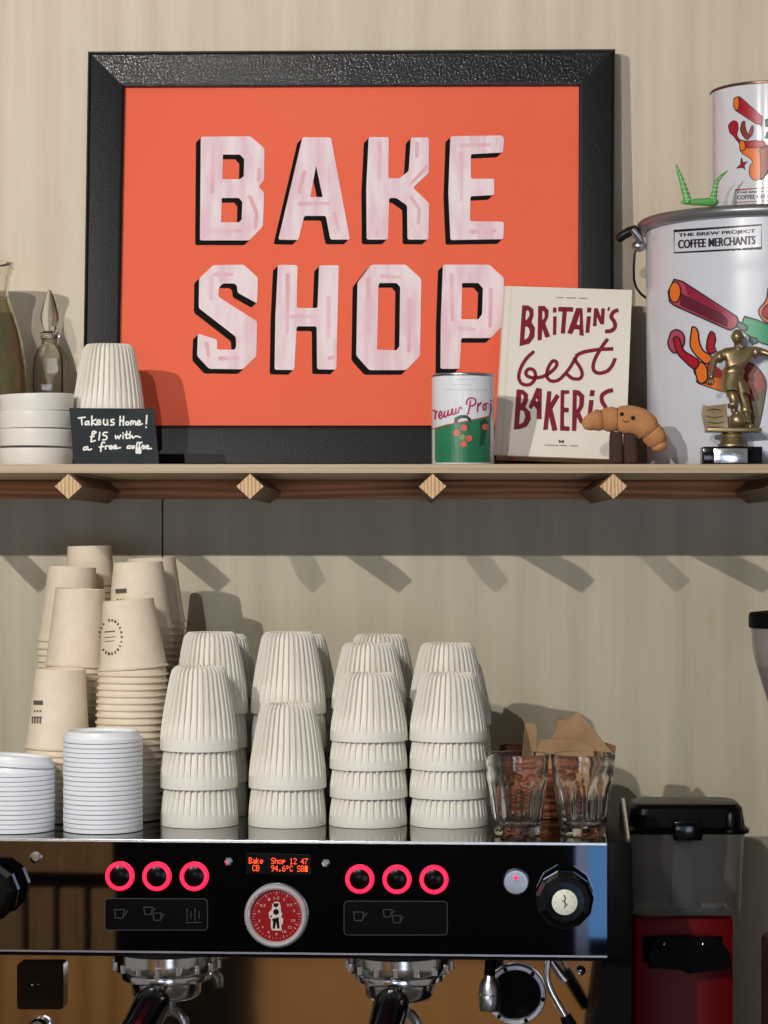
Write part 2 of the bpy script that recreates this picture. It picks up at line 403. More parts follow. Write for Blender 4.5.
for f, L in ((A, [[(108, 75), (104, 300)], [(75, 480), (250, 482)], [(285, 320), (318, 400), (312, 470)], [(548, 200), (520, 300)], [(525, 352), (665, 350)], [(690, 400), (712, 480)], [(330, 190), (325, 240)]]),
             (B, [[(138, 60), (140, 235)], [(320, 62), (318, 130)], [(370, 175), (290, 258)], [(290, 320), (330, 380), (325, 450)], [(535, 72), (670, 68)], [(532, 110), (532, 340)], [(580, 486), (700, 480)], [(128, 480), (126, 510)]]),
             (C, [[(150, 90), (146, 200)], [(160, 78), (250, 76)], [(125, 410), (135, 470)], [(190, 480), (280, 478)], [(515, 80), (512, 360)], [(535, 280), (665, 278)], [(712, 190), (708, 380)], [(715, 480), (740, 470)]]),
             (D, [[(134, 100), (134, 360)], [(330, 200), (328, 450)], [(200, 85), (290, 90)], [(532, 80), (538, 300)], [(722, 150), (718, 330)], [(570, 335), (650, 340)]])): STK += [f(l) for l in L]
for outer, holes in LET:
    ro = rounded(outer, 2.2); bx0, bx1 = min(p.x for p in ro), max(p.x for p in ro); by0, by1 = min(p.y for p in ro), max(p.y for p in ro)
    lt = Ink(pf, 0.0007); lt.poly(ro, [rounded(h, 0.8) for h in holes]); lo = lt.done('letter', m_letter, fr)
    shd = Ink(pf, 0.0002)             # hand-painted drop shade of the lettering, a swept outline
    for k in range(1, 9): shd.poly([p + Vector((dx, dy)) * (k / 8) for p in ro], [[p + Vector((dx, dy)) * (k / 8) for p in h] for h in holes])
    shd.done('painted_drop_shade', m_ink, lo)
    for l in STK:
        st = Ink(pf, 0.0010)
        if all(bx0 <= p.x <= bx1 and by0 <= p.y <= by1 for p in l):
            n_l = Vector((1.6, 0)) if abs(l[0].x - l[-1].x) < abs(l[0].y - l[-1].y) else Vector((0, 1.6))
            st.stroke([p + n_l for p in l], 2.0, w2=1.0); st.stroke(l, 3.4, w2=2.2)
            st.done('brush_streak', m_streak, lo)
tag(fr, 'large coral sign reading BAKE SHOP in a glossy black frame', 'sign')

# ================================================================ demijohn at the left edge
m_green = mat('olive_glass', (222, 226, 188), 0.05, trans=0.92, ior=1.3, spec=0.5)
m_clear = mat('clear_glass', (250, 252, 250), 0.02, trans=1.0, ior=1.45)
m_clear2 = mat('decanter_glass', (246, 247, 242), 0.03, trans=1.0, ior=1.35)
m_dried = mat('dried_leaves', (92, 84, 44), 0.9, var=((120, 70, 44), 45.0, (1, 1, 1), 0.4, 0.62), bump=(80, 1.0, (1, 1, 1)))
Y = 2.28; s = SP(Y); cx = P(-22, 0, Y).x
zz = lambda py: ZC - (py - CY) * s
prof = [(31, 262), (35, 263), (35.5, 268), (33.5, 272), (31.5, 278), (30.5, 290), (31, 298), (34, 307), (38, 318), (42.5, 332), (46, 350), (48.8, 372), (50.4, 395), (51, 425), (50.5, 462)]
zbot = ZS + 0.0005
P2 = [(r * s, max(zz(y), zbot)) for r, y in prof][::-1]; P2[0] = (47 * s, zbot); P2.insert(1, (50.5 * s, zbot + 0.006))
mb = MB().lathe(P2, 56, (cx, Y, 0), cap0=True)
inner = [((r - 3.2) * s, z + 0.004) for (r, z) in [(q[0] / s, q[1]) for q in P2[1:]]]
dj = empty('demijohn', (cx, Y, ZS))
body = [q for q in P2 if q[1] < zz(296)]; neck = [q for q in P2 if q[1] >= zz(299)]
def shell(pr, th, cap=True, n=56, c=(0, 0, 0)):
    m = MB(); inn = [(max(r - th, 1e-4), z) for r, z in pr]
    full = ([(1e-4, pr[0][1])] if cap else []) + pr + inn[::-1]
    if cap: full[-1] = (inn[0][0], pr[0][1] + th); full.append((1e-4, pr[0][1] + th))
    m.lathe(full, n, c)
    if not cap: m.bridge(list(range(len(m.v) - n, len(m.v))), list(range(n)))
    return m
make('bottle', shell(body, 0.003, c=(cx, Y, 0)), m_green, dj)
make('neck', shell(neck, 0.003, cap=False, c=(cx, Y, 0)), m_clear2, dj)
dr = MB().lathe([(max(r - 0.006, 0.001), z + 0.005) for r, z in P2 if z < zz(312)], 64, (cx, Y, 0), rf=lambda t, k, r: r * (1 + 0.035 * math.sin(t * 7 + k * 1.3) + 0.03 * math.sin(t * 13 - k * 2.1)), cap0=True, cap1=True)
make('dried_filling', dr, m_dried, dj, ang=80)
tag(dj, 'olive green glass demijohn with dried filling, cut by the left edge', 'bottle')

# ================================================================ stacked white dishes
m_dish = mat('dish_ceramic', (226, 222, 214), 0.35)
Y = 2.2; dpx = [35, 36.5, 35.5, 36.5]
r0 = 0.0452
def dish_mesh():
    h = 0.0212; m = MB()
    pr = [(0.0005, 0), (0.0425, 0), (0.0440, 0.0012), (0.0446, 0.006), (0.0452, 0.0135), (0.0456, 0.0192), (0.0455, 0.0206), (0.0450, 0.0212), (0.0441, 0.0206), (0.0428, 0.014), (0.040, 0.006), (0.034, 0.004), (0.0005, 0.004)]
    return m.lathe(pr, 64)
d0 = make('dish', dish_mesh(), m_dish)
for k in range(4):
    o = d0 if k == 0 else dup(d0, (0, 0, 0))
    o.location = (P(dpx[k], 0, Y).x, Y, ZS + 0.0005 + k * 0.0212 + (0.0014 if k else 0) * 1); o.rotation_euler = (0, [0, .012, .022, .03][k], k * 1.1)
    tag(o, ['white dish at the bottom of the stack left of the chalk sign, on the shelf', 'second white dish from the bottom in the stack left of the chalk sign',
            'third white dish from the bottom in the stack left of the chalk sign', 'top white dish of the stack left of the chalk sign'][k], 'dish', 'stacked white dishes on the shelf')

# ================================================================ decanter with pointed stopper
Y = 2.31; s = SP(Y); cx = P(49.5, 0, Y).x; zz = lambda py: ZC - (py - CY) * s
dc = empty('decanter', (cx, Y, ZS))
bp = [(16, 467.0), (18, 463), (18.5, 440), (18, 420), (18.8, 400), (17.8, 396), (18.8, 388), (18.6, 368), (17.2, 357), (13.5, 350), (9, 345), (7.6, 342), (8.2, 339), (9.8, 337.4), (9.8, 335.5)]
P3 = [(r * s, max(zz(y), ZS + 0.0005)) for r, y in bp]
make('bottle', shell(P3, 0.0035, n=10, c=(cx, Y, 0)), m_clear2, dc, ang=15)
sp = [(0.5, 345), (6.2, 345), (6.4, 335.2), (9.6, 334.8), (9.8, 332.5), (5.5, 331), (7.0, 328), (9.3, 320), (9.0, 314), (6.4, 304), (3.6, 295.5), (1.2, 290.5), (0.3, 289.8)]
make('stopper', MB().lathe([(r * s * 0.985, zz(y)) for r, y in sp], 8, (cx, Y, 0), cap0=True, cap1=True), m_clear2, dc, ang=15)
tag(dc, 'clear cut-glass decanter with a pointed faceted stopper', 'decanter')

# ================================================================ ribbed cups
m_cup = mat('ribbed_cup_shell', (232, 228, 218), 0.55, spec=.3)
def ribbed(h, R, n=36, sp=16):
    """inverted fluted cup, rim at z=0"""
    ep = [(0.0, .998), (0.012, 1.0), (0.06, .998), (0.14, .992), (0.25, .974), (0.36, .944), (0.47, .908), (0.58, .868), (0.68, .829), (0.77, .792), (0.85, .757), (0.91, .728), (0.94, .710), (0.952, .698), (0.985, .636), (1.0, .600)]
    m = MB(); N = n * sp
    def depth(v): return 0.0048 * max(0.0, min(1.0, (v - 0.13) / 0.34)) ** 0.75
    def rf(t, k, r):
        v = ep[k][0]; g = (0.5 + 0.5 * math.cos(n * t)); q = max(0.0, min(1.0, ((1 - g) - .50) / .18)); g = 1 - q * q * (3 - 2 * q)
        # grooves close upward like tapering flutes
        return r - depth(v) * g
    m.lathe([(R * b, h * a) for a, b in ep], N, rf=rf, a0=0.02)
    top = list(range(len(m.v) - N, len(m.v)))
    cap = m.ring([(0.52 * R * math.cos(0.02 + 2 * PI * i / N), 0.52 * R * math.sin(0.02 + 2 * PI * i / N), h - 0.004) for i in range(N)]); m.bridge(top, cap)
    m.f.append(tuple(cap))
    # cavity
    cv = [(a, b) for a, b in ep if a < 0.88]
    ins = [(R * b - 0.0011 - 1.04 * depth(a), h * a) for a, b in cv]
    a0 = len(m.v); m.lathe(ins, 48); first = list(range(a0, a0 + 48)); m.f.append(tuple(range(len(m.v) - 48, len(m.v))))
    b0 = m.ring([(R * .998 * math.cos(2 * PI * i / 48), R * .998 * math.sin(2 * PI * i / 48), 0) for i in range(48)]); m.bridge(first, b0)
    return m
RC = 0.0442
big0 = make('ribbed_cup', ribbed(0.0945, RC), m_cup, ang=26)
sml0 = make('ribbed_cup', ribbed(0.0760, RC), m_cup, ang=26)
used = {big0.name: False, sml0.name: False}
def inst(proto, loc, rot, label, cat, group):
    if not used.get(proto.name): used[proto.name] = True; o = proto
    else: o = dup(proto, loc, rot)
    o.location = loc; o.rotation_euler = rot
    return tag(o, label, cat, group)
ZT = ZC - (829 - CY) * SP(1.986)        # top of the espresso machine
def cup_stack(px, Y, n, proto, pitch, base, where, group, rot0=0.0):
    x = P(px, 0, Y).x
    for k in range(n):
        pos = ORD[n - 1 - k] if n - 1 - k else 'top'
        lab = ('topmost' if k == n - 1 else 'lowest' if k == 0 else pos) + ' white ribbed cup' + ('' if k in (0, n - 1) else ' from the top') + ' ' + where
        inst(proto, (x + random.uniform(-.0006, .0006), Y, base + k * pitch), (0, 0, rot0 + random.uniform(0, 0.18)), lab, 'cup', group)
cup_stack(108.5, 2.243, 2, big0, 0.0560, ZS + 0.0004, 'in the pair behind the chalk sign', 'ribbed cups behind the chalk sign')

# ================================================================ chalk sign
m_slate = mat('slate', (36, 42, 46), 0.65, spec=.2, bump=(60, 0.5, (1, 1, 1)), var=((52, 58, 62), 20, (1, 1, 1), .35, .7))
m_chalk = mat('chalk_white', (240, 240, 236), 0.7)
Yb_, Yt_ = 2.15, 2.166
a, b, c = P(73.6, 464.6, Yb_), P(158.9, 464.4, Yb_), P(69.3, 408, Yt_)
cp, cn = quad_plane(a, b, c)
cs = empty('chalk_sign', (P(116, 0, 2.155).x, 2.155, ZS))
K = crop(60, 390, 6.98)
q = [(69.3, 408), (153.8, 408.6), (158.9, 464.2), (73.6, 464.2)]
make('slate', MB().prism([cp(*t) for t in q], -cn * 0.005), m_slate, cs, ang=20)
ft = MB()
for x in (90, 128): ft.box(P(x, 0, 2.16).x - .004, P(x, 0, 2.16).x + .004, 2.157, 2.185, ZS + .0003, ZS + 0.006)
make('foot', ft, m_slate, cs, ang=20)
tx = Ink(cp, 0.0005); w = 1.55
for L in ([(128, 196), (175, 190)], [(150, 194), (154, 242)], [(196, 218), (180, 222), (176, 240), (192, 240), (200, 220), (204, 244)], [(222, 182), (222, 246)], [(250, 205), (224, 224), (252, 244)],
          [(258, 230), (282, 222), (272, 208), (258, 220), (262, 240), (284, 238)], [(306, 205), (304, 232), (316, 244), (330, 232), (330, 204), (334, 244)], [(376, 206), (358, 208), (358, 222), (376, 228), (374, 242), (354, 244)],
          [(420, 184), (418, 246)], [(444, 184), (442, 246)], [(420, 216), (444, 214)], [(466, 222), (458, 236), (472, 244), (482, 230), (466, 220)], [(494, 244), (496, 216), (508, 222), (510, 240), (514, 218), (526, 222), (530, 244)],
          [(542, 232), (560, 226), (552, 212), (540, 226), (546, 244), (574, 236)], [(606, 178), (602, 236)], [(600, 258), (601, 262)],
          [(244, 290), (228, 292), (222, 330), (218, 360), (246, 352)], [(212, 328), (238, 322)], [(224, 312), (252, 296), (240, 290)], [(278, 296), (272, 348)], [(330, 296), (306, 298), (302, 316), (326, 322), (322, 344), (298, 348)],
          [(386, 318), (390, 338), (404, 322), (410, 338), (424, 314)], [(440, 318), (440, 338)], [(440, 300), (440, 302)], [(466, 290), (462, 334), (476, 336)], [(452, 312), (480, 310)], [(490, 292), (486, 338), (502, 318), (510, 336), (530, 322), (560, 330)],
          [(186, 396), (166, 404), (166, 418), (184, 414), (192, 398), (198, 418), (220, 412)], [(312, 368), (296, 366), (288, 392), (284, 428)], [(274, 398), (306, 394)], [(318, 412), (320, 392), (340, 392)],
          [(346, 404), (364, 398), (356, 388), (344, 398), (352, 412), (372, 404)], [(376, 402), (394, 396), (386, 386), (374, 398), (384, 410), (422, 402)], [(494, 390), (474, 392), (470, 406), (492, 406)],
          [(508, 392), (500, 404), (514, 406), (520, 394), (508, 390)], [(552, 368), (538, 372), (532, 436), (544, 432), (540, 402)], [(572, 366), (556, 374), (552, 438), (564, 434), (558, 402)],
          [(574, 404), (590, 396), (580, 386), (572, 400), (582, 410), (600, 402)], [(602, 402), (618, 394), (608, 386), (600, 400), (612, 410), (638, 408)]):
    tx.stroke(K(L), w, sm=4 if len(L) > 2 else 0)
tx.done('handwriting', m_chalk, cs)
tag(cs, 'small slate sign with white handwriting Take us Home on the shelf', 'sign')

# ================================================================ green and white tin
def tin_geometry(name, px, Y, rpx, ytop, ybot_z, mbody, mrim, parent):
    s = SP(Y); cx = P(px, 0, Y).x; r = rpx * s; zt = ZC - (ytop - CY) * s; z0 = ybot_z
    m = MB().lathe([(r * .9, z0), (r * .97, z0), (r, z0 + .002), (r, zt - .0035)], 72, (cx, Y, 0), cap0=True)
    make('tin_body', m, mbody, parent)
    m = MB().lathe([(r, zt - .0036), (r * 1.012, zt - .003), (r * 1.015, zt - .001), (r, zt), (r * .965, zt - .0005), (r * .95, zt - .004), (r * .9, zt - .0045), (0.0005, zt - .0045)], 72, (cx, Y, 0))
    make('lid', m, mrim, parent)
    return cx, r, z0, zt
m_tinwhite = mat('tin_white', (224, 228, 232), 0.28, coat=0.3)
m_tingreen = mat('tin_green', (40, 122, 84), 0.3, coat=0.3, var=((30, 104, 70), 18, (1, 1, 1), .4, .7))
m_metal = mat('tin_metal', (170, 172, 175), 0.28, metal=1.0)
Y = 2.15; tn = empty('coffee_tin', (P(463, 0, Y).x, Y, ZS))
cx, r, z0, zt = tin_geometry('tin', 463, Y, 31.3, 374.5, ZS + .0005, m_tinwhite, m_metal, tn)
tp = cyl_proj(cx, Y, lambda z: r)
T = crop(420, 360, 8.533)
g = Ink(tp, .0002, sub=6); xs0, xs1 = 431.9, 494.1
edge = [(104, 592), (160, 572), (230, 552), (300, 540), (400, 520), (470, 506), (540, 492), (600, 476), (630, 466)]
e2 = [Vector((max(min(p.x, xs1), xs0), p.y)) for p in T(edge)]
g.poly([Vector((xs0, 462.5)), *[Vector((xs0 if i == 0 else (xs1 if i == len(e2) - 1 else p.x), p.y)) for i, p in enumerate(e2)], Vector((xs1, 462.5))])
gp_ = g.done('green_band', m_tingreen, tn)
m_redbrown = mat('band_line', (186, 84, 66), 0.4); m_script = mat('script_magenta', (178, 44, 92), 0.4); m_cherry = mat('cherry_red', (206, 92, 74), 0.4); m_leaf = mat('leaf_green', (28, 74, 52), 0.4); m_lime = mat('lime_green', (120, 150, 80), 0.4)
g = Ink(tp, .0005, sub=6); g.stroke(e2[:-1], 1.0, w2=1.2); g.done('band_line', m_redbrown, tn)
g = Ink(tp, .0006, sub=6)
for L in ([(108, 430), (130, 440), (128, 510), (132, 450), (148, 440)], [(160, 480), (186, 462), (176, 438), (158, 470), (172, 500), (204, 470)], [(210, 440), (206, 486), (230, 474), (240, 430), (240, 472), (262, 462), (272, 420)],
          [(280, 420), (276, 462), (298, 456), (308, 410), (304, 452), (326, 444), (340, 404), (356, 414)], [(430, 350), (412, 450), (400, 458)], [(396, 380), (404, 340), (440, 324), (474, 340), (466, 380), (424, 396)],
          [(490, 440), (494, 368), (500, 386), (524, 360)], [(556, 372), (538, 392), (544, 428), (564, 412), (558, 374), (580, 372)], [(604, 344), (608, 350)], [(602, 372), (606, 440), (594, 470)]):
    g.stroke(T(L), 1.5, sm=4)
g.done('script', m_script, tn)
g = Ink(tp, .0007, sub=6)
g.poly(T([(290, 545), (296, 492), (340, 470), (400, 470), (436, 500), (436, 545), (418, 520), (400, 500), (360, 494), (330, 506), (318, 530)]))
g.poly(T([(390, 530), (420, 560), (430, 600), (400, 590)])); g.poly(T([(512, 520), (560, 500), (580, 540), (570, 600), (540, 720), (506, 740), (520, 640)]))
g.done('leaves', m_leaf, tn)
g = Ink(tp, .0009, sub=6)
for x, y, rr in ((376, 578, 27), (314, 620, 28), (418, 668, 26), (372, 716, 26), (556, 572, 26)): p = T([(x, y)])[0]; g.poly(circle(p.x, p.y, rr / 8.0, 14))
g.done('cherries', m_cherry, tn)
g = Ink(tp, .0010, sub=6); p = T([(360, 660)])[0]; g.poly(circle(p.x, p.y, 3.1, 14)); g.done('unripe_cherry', m_lime, tn)
g = Ink(tp, .0004, sub=6)
m_pale = mat('pale_print', (190, 196, 204), 0.4)
for x0, x1, y in ((310, 480, 165), (280, 420, 210), (210, 570, 255)):
    x = x0
    while x < x1: p = T([(x, y)])[0]; g.stroke([p, p + Vector((1.6, 0))], 1.0, caps=False); x += 22
g.done('small_print', m_pale, tn)
tag(tn, 'small white and green coffee tin with cherries, left of the book', 'tin')

# ================================================================ book
m_cover = mat('book_cover', (232, 226, 214), 0.5); m_maroon = mat('maroon_ink', (126, 22, 46), 0.55); m_pages = mat('book_pages', (216, 204, 182), 0.8, bump=(300, .4, (1, 1, 30)))
m_ribbon = mat('ribbon_red', (168, 18, 34), 0.6)
q = [(506.5, 286), (632, 290), (625.5, 459.5), (496, 455)]
Yb_, Yt_ = 2.225, 2.330
kp, kn = quad_plane(P(496, 455, Yb_), P(625.5, 459.5, Yb_), P(506.5, 286, Yt_))
bk_ = empty('book', (P(560, 0, 2.23).x, 2.23, ZS))
TH = 0.0215
make('front_cover', MB().prism([kp(*t) for t in rounded(q, 0.8, 2)], -kn * 0.0026), m_cover, bk_, ang=25)
make('back_cover', MB().prism([kp(*t, -TH) for t in rounded(q, 0.8, 2)], -kn * 0.0026), m_cover, bk_, ang=25)
sp_ = MB(); rg = []
for k in range(9):
    t = PI * k / 8; off = 2.6 * math.sin(t); d = -TH / 2 - 0.0013 + (TH / 2 + 0.0013) * math.cos(t)
    rg.append(sp_.ring([kp(506.5 - off, 286, d), kp(496 - off, 455, d), kp(496 - off + 2.2, 455, d * .93 - .0008), kp(506.5 - off + 2.2, 286, d * .93 - .0008)]))
for a, b in zip(rg, rg[1:]): sp_.bridge(a, b)
sp_.f.append(tuple(rg[0])); sp_.f.append(tuple(rg[-1]))
make('spine', sp_, m_cover, bk_, ang=50)
make('page_block', MB().prism([kp(x, y, -0.0027) for x, y in ((507, 288), (630, 292), (623.8, 457), (497, 453))], -kn * (TH - 0.0028)), m_pages, bk_, ang=20)
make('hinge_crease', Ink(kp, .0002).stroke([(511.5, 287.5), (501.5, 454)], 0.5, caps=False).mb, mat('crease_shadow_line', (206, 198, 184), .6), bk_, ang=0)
rb = MB(); p0 = kp(510, 454.5, -0.012); rb.tube([p0 + Vector((0, 0, .006)), p0, p0 + Vector((.0015, -.006, -.0045)), p0 + Vector((.003, -.013, -.0060))], 0.0036, 6, sq=0.2)
make('ribbon_marker', rb, m_ribbon, bk_, ang=40)
B1 = crop(510, 295, 6.4); B2 = crop(510, 375, 6.4)
ti = Ink(kp, .0003)
def poly_letters(f, items):
    for o_, hs in items: ti.poly(rounded(f(o_), .5, 2), [rounded(f(h), 1.2, 3) for h in hs])
poly_letters(B1, [
    ([(78, 66), (118, 66), (150, 90), (152, 130), (138, 172), (160, 210), (156, 270), (124, 312), (60, 328)], [[(104, 98), (120, 100), (126, 128), (108, 158), (98, 160)], [(98, 202), (116, 204), (128, 236), (116, 272), (92, 288)]]),
    ([(180, 70), (222, 70), (248, 98), (246, 140), (226, 182), (258, 266), (226, 274), (206, 216), (204, 288), (176, 292)], [[(207, 100), (220, 106), (222, 140), (207, 164)]]),
    ([(276, 80), (298, 80), (297, 112), (274, 114)], []), ([(276, 136), (299, 136), (296, 256), (274, 256)], []),
    ([(310, 76), (405, 78), (404, 108), (364, 106), (352, 248), (324, 246), (336, 106), (308, 106)], []),
    ([(424, 82), (464, 84), (472, 262), (444, 258), (444, 222), (414, 218), (396, 252), (366, 244)], [[(446, 122), (446, 192), (426, 190)]]),
    ([(494, 80), (522, 82), (518, 112), (492, 112)], []), ([(492, 136), (518, 136), (508, 242), (482, 242)], []),
    ([(538, 84), (562, 84), (582, 140), (584, 84), (608, 86), (602, 188), (578, 188), (556, 140), (554, 200), (530, 200)], []),
    ([(628, 76), (642, 80), (634, 104), (622, 100)], [])])
ti.stroke(B1([(694, 96), (664, 108), (648, 140), (668, 172), (672, 204), (650, 228), (608, 234)]), 4.0, sm=5, caps=False)
ti.stroke(B1([(148, 366), (104, 408), (68, 470), (56, 530), (80, 570), (128, 572), (160, 536), (158, 490), (130, 472), (104, 488), (108, 516), (150, 530), (210, 522), (262, 492), (296, 456), (296, 428), (272, 424), (244, 468), (236, 520), (262, 550), (310, 544), (356, 500), (392, 452), (420, 400), (420, 420), (452, 470), (462, 510), (444, 536), (400, 534), (368, 510)]), 3.5, sm=5)
ti.stroke(B1([(418, 392), (470, 366), (560, 350), (662, 344)]), 3.7, sm=5, caps=False)
ti.stroke(B1([(626, 280), (580, 344), (540, 420), (534, 476), (566, 500), (620, 488), (654, 450), (674, 404)]), 3.7, sm=5, caps=False)
poly_letters(B2, [
    ([(42, 92), (84, 94), (116, 122), (114, 170), (98, 204), (130, 238), (134, 284), (108, 330), (62, 346), (24, 350)], [[(72, 122), (84, 126), (88, 152), (70, 188)], [(66, 224), (90, 232), (98, 268), (84, 304), (58, 316)]]),
    ([(170, 80), (204, 88), (202, 284), (170, 280), (172, 222), (152, 196), (136, 220), (118, 206)], [[(172, 148), (178, 164), (170, 172), (164, 160)]]),
    ([(238, 104), (266, 104), (260, 176), (296, 118), (318, 138), (272, 216), (304, 352), (272, 360), (250, 268), (242, 350), (212, 352)], []),
    ([(324, 96), (380, 98), (380, 120), (348, 122), (346, 208), (376, 210), (376, 238), (346, 240), (346, 326), (384, 332), (380, 358), (320, 356)], []),
    ([(402, 94), (442, 98), (476, 130), (472, 200), (448, 240), (474, 300), (450, 312), (428, 270), (424, 358), (396, 358)], [[(428, 126), (444, 140), (442, 196), (426, 224)]]),
    ([(514, 96), (544, 98), (538, 136), (508, 136)], []), ([(506, 160), (536, 160), (524, 262), (496, 262)], [])])
ti.stroke(B2([(660, 98), (626, 104), (590, 130), (590, 170), (612, 210), (610, 250)]), 4.2, sm=5, caps=False)
ti.stroke(B2([(540, 236), (580, 240), (604, 250)]), 5.0, caps=False)
ti.done('title_lettering', m_maroon, bk_)
fp = Ink(kp, .0003); m_small = mat('small_black_print', (70, 50, 54), .6)
def dashes(f, x0, x1, y, skip=(), step=9, h=1.0, slope=0.0):
    x = x0
    while x < x1:
        if not any(a <= x <= b for a, b in skip): p = f([(x, y + slope * (x - x0))])[0]; fp.stroke([p, p + Vector((0.9, 0))], h, caps=False)
        x += step
dashes(B1, 298, 488, 16, ((342, 356), (420, 434)), slope=.03); dashes(B2, 222, 436, 448, ((306, 320), (366, 378)), slope=.03)
fp.poly(B2([(310, 414), (328, 422), (346, 414), (344, 436), (328, 430), (314, 436)]))
fp.done('fine_print', m_small, bk_)
tag(bk_, 'cream hardback book with maroon title, leaning against the framed sign', 'book')

# ================================================================ croissant plush
m_knit = mat('knit_tan', (204, 146, 96), 0.9, bump=(700, 0.9, (1, 1, 1)), var=((182, 124, 78), 60, (1, 1, 1), .35, .7))
m_seam = mat('seam_brown', (120, 70, 40), 0.9); m_cord = mat('corduroy_brown', (66, 44, 38), 0.9, bump=(160, .8, (3, 1, .2)))
m_eye = mat('bead_black', (16, 12, 12), 0.15)
Y = 2.125; s = SP(Y)
pl = empty('croissant_toy', (P(623, 0, Y).x, Y, ZS))
Q = crop(490, 270, 4.042)
ax = smooth(Q([(376, 632), (412, 614), (452, 606), (496, 604), (545, 606), (600, 618), (640, 644), (666, 676), (686, 712), (694, 732)]), 6)
n = len(ax)
ctrl = [(0, 12), (.06, 30), (.16, 42), (.30, 50), (.48, 62), (.58, 62), (.70, 52), (.82, 44), (.93, 30), (1, 10)]
def ip(c, t):
    for (a, b), (c2, d) in zip(c, c[1:]):
        if t <= c2: return b + (d - b) * (t - a) / (c2 - a)
    return c[-1][1]
rad = []; path = []
seams = (.22, .37, .70, .86)
for i, p in enumerate(ax):
    t = i / (n - 1); rr = ip(ctrl, t) / 4.042 * s
    k = min(abs(t - u) for u in seams); rr *= 1 - .16 * math.exp(-(k / .024) ** 2)
    rad.append(rr); path.append(P(p.x, p.y, Y))
body = MB().tube(path, rad, 32, up=Vector((0, 1, 0)), sq=0.85); make('body', body, m_knit, pl, ang=75)
for u in seams:
    i = round(u * (n - 1)); tdir = (path[i + 1] - path[i - 1]).normalized(); a = tdir.cross(Vector((0, 1, 0))).normalized(); rr = rad[i] * 1.0
    ring = [path[i] + (a * math.cos(v) * 1.0 + Vector((0, 1, 0)) * math.sin(v) * 0.85) * rr for v in [2 * PI * k / 28 for k in range(29)]]
    make('seam', MB().tube(ring, 0.0007, 6, caps=False), m_seam, pl)
def front(px, py, extra=0.0):
    # front of the plush under that pixel
    best = min(range(n), key=lambda i: (ax[i].x - px) ** 2 + (ax[i].y - py) ** 2)
    d = math.hypot(ax[best].x - px, ax[best].y - py) * s; r_ = rad[best]
    return P(px, py, Y - 0.85 * math.sqrt(max(r_ * r_ - d * d, 0)) - extra)
for x, y in ((621.9, 414.2), (633.0, 417.9)):
    c = front(x, y); make('eye', MB().ball(c, 0.0026, 14, 10), m_eye, pl)
sm = [front(*p, .0003) for p in ((623.2, 419.8), (624.3, 421.6), (626, 422.4), (627.6, 421.6), (628.4, 420.4))]
make('mouth', MB().tube(sm, .0005, 6), m_eye, pl)
for x0, x1 in ((608.8, 623.2), (622.6, 637.6)):
    c0 = P((x0 + x1) / 2, 432, Y - .002); zb = ZS + .0004; hw = (x1 - x0) / 2 * s
    m = MB(); rg = []
    for t, wv, dy_, dp in ((0, .80, 0, .8), (.12, .92, 0, .9), (.4, .95, 0, .95), (.62, .97, -.003, 1.1), (.8, 1.0, -.006, 1.35), (.94, 1.0, -.007, 1.4), (1, .88, -.006, 1.25)):
        z = c0.z + (zb - c0.z) * t
        rg.append(m.ring([(c0.x + (x0 - 609.5) * 0 + hw * wv * math.copysign(abs(math.cos(a_)) ** .7, math.cos(a_)), c0.y + dy_ + hw * dp * math.copysign(abs(math.sin(a_)) ** .7, math.sin(a_)), z) for a_ in [2 * PI * k / 20 for k in range(20)]]))
    for a_, b_ in zip(rg, rg[1:]): m.bridge(a_, b_)
    m.f.append(tuple(rg[0])); m.f.append(tuple(rg[-1])); make('leg', m, m_cord, pl, ang=50)
tag(pl, 'tan knitted croissant toy with a smiling face and brown legs', 'toy')

# ================================================================ footballer trophy
m_bronze = mat('bronze_plastic', (160, 142, 106), 0.36, metal=0.8, var=((128, 110, 78), 30, (1, 1, 1), .35, .7))
m_marble = mat('black_marble', (10, 10, 12), 0.12); m_plate = mat('silver_plate', (205, 208, 212), 0.22, metal=0.9, bump=(90, .3, (1, 1, 1)))
Y = 2.108; s = SP(Y)
tr = empty('trophy', (P(733, 0, Y).x, Y, ZS))
b0 = P(703.5, 446.5, Y - .018); b1 = P(762.5, 464, Y - .018)
make('plinth', MB().box(b0.x, b1.x, Y - .018, Y + .018, ZS + .0004, b0.z, .0008), m_marble, tr)
c0 = P(714, 448.5, Y - .0186); c1 = P(747.5, 463, Y - .0186)
make('engraved_plate', MB().box(c0.x, c1.x, Y - .0192, Y - .0182, max(c1.z, ZS + .001), c0.z, .0003), m_plate, tr)
cx = P(732, 0, Y).x; zz = lambda py: ZC - (py - CY) * s
make('stem', MB().lathe([(14 * s, zz(446.5)), (14 * s, zz(444.5)), (12.2 * s, zz(443)), (11.2 * s, zz(438)), (10.5 * s, zz(437)), (10.8 * s, zz(435)), (9.6 * s, zz(433.4)), (11.5 * s, zz(432.4))], 40, (cx, Y, 0), cap0=True, cap1=True), m_bronze, tr)
make('platform', MB().box(P(706, 0, Y).x, P(760, 0, Y).x, Y - .016, Y + .016, zz(432.3), zz(428.3), .0008), m_bronze, tr)
pq = [(703, 404.5), (708, 406), (717, 405), (726.5, 403.8), (727.5, 417), (728.5, 430), (716, 431), (706, 431.5), (703.5, 424), (701.5, 414)]
make('plaque', MB().prism([P(x, y, Y - .013) for x, y in pq], (0, .003, 0)), m_bronze, tr, ang=20)
rl = MB()
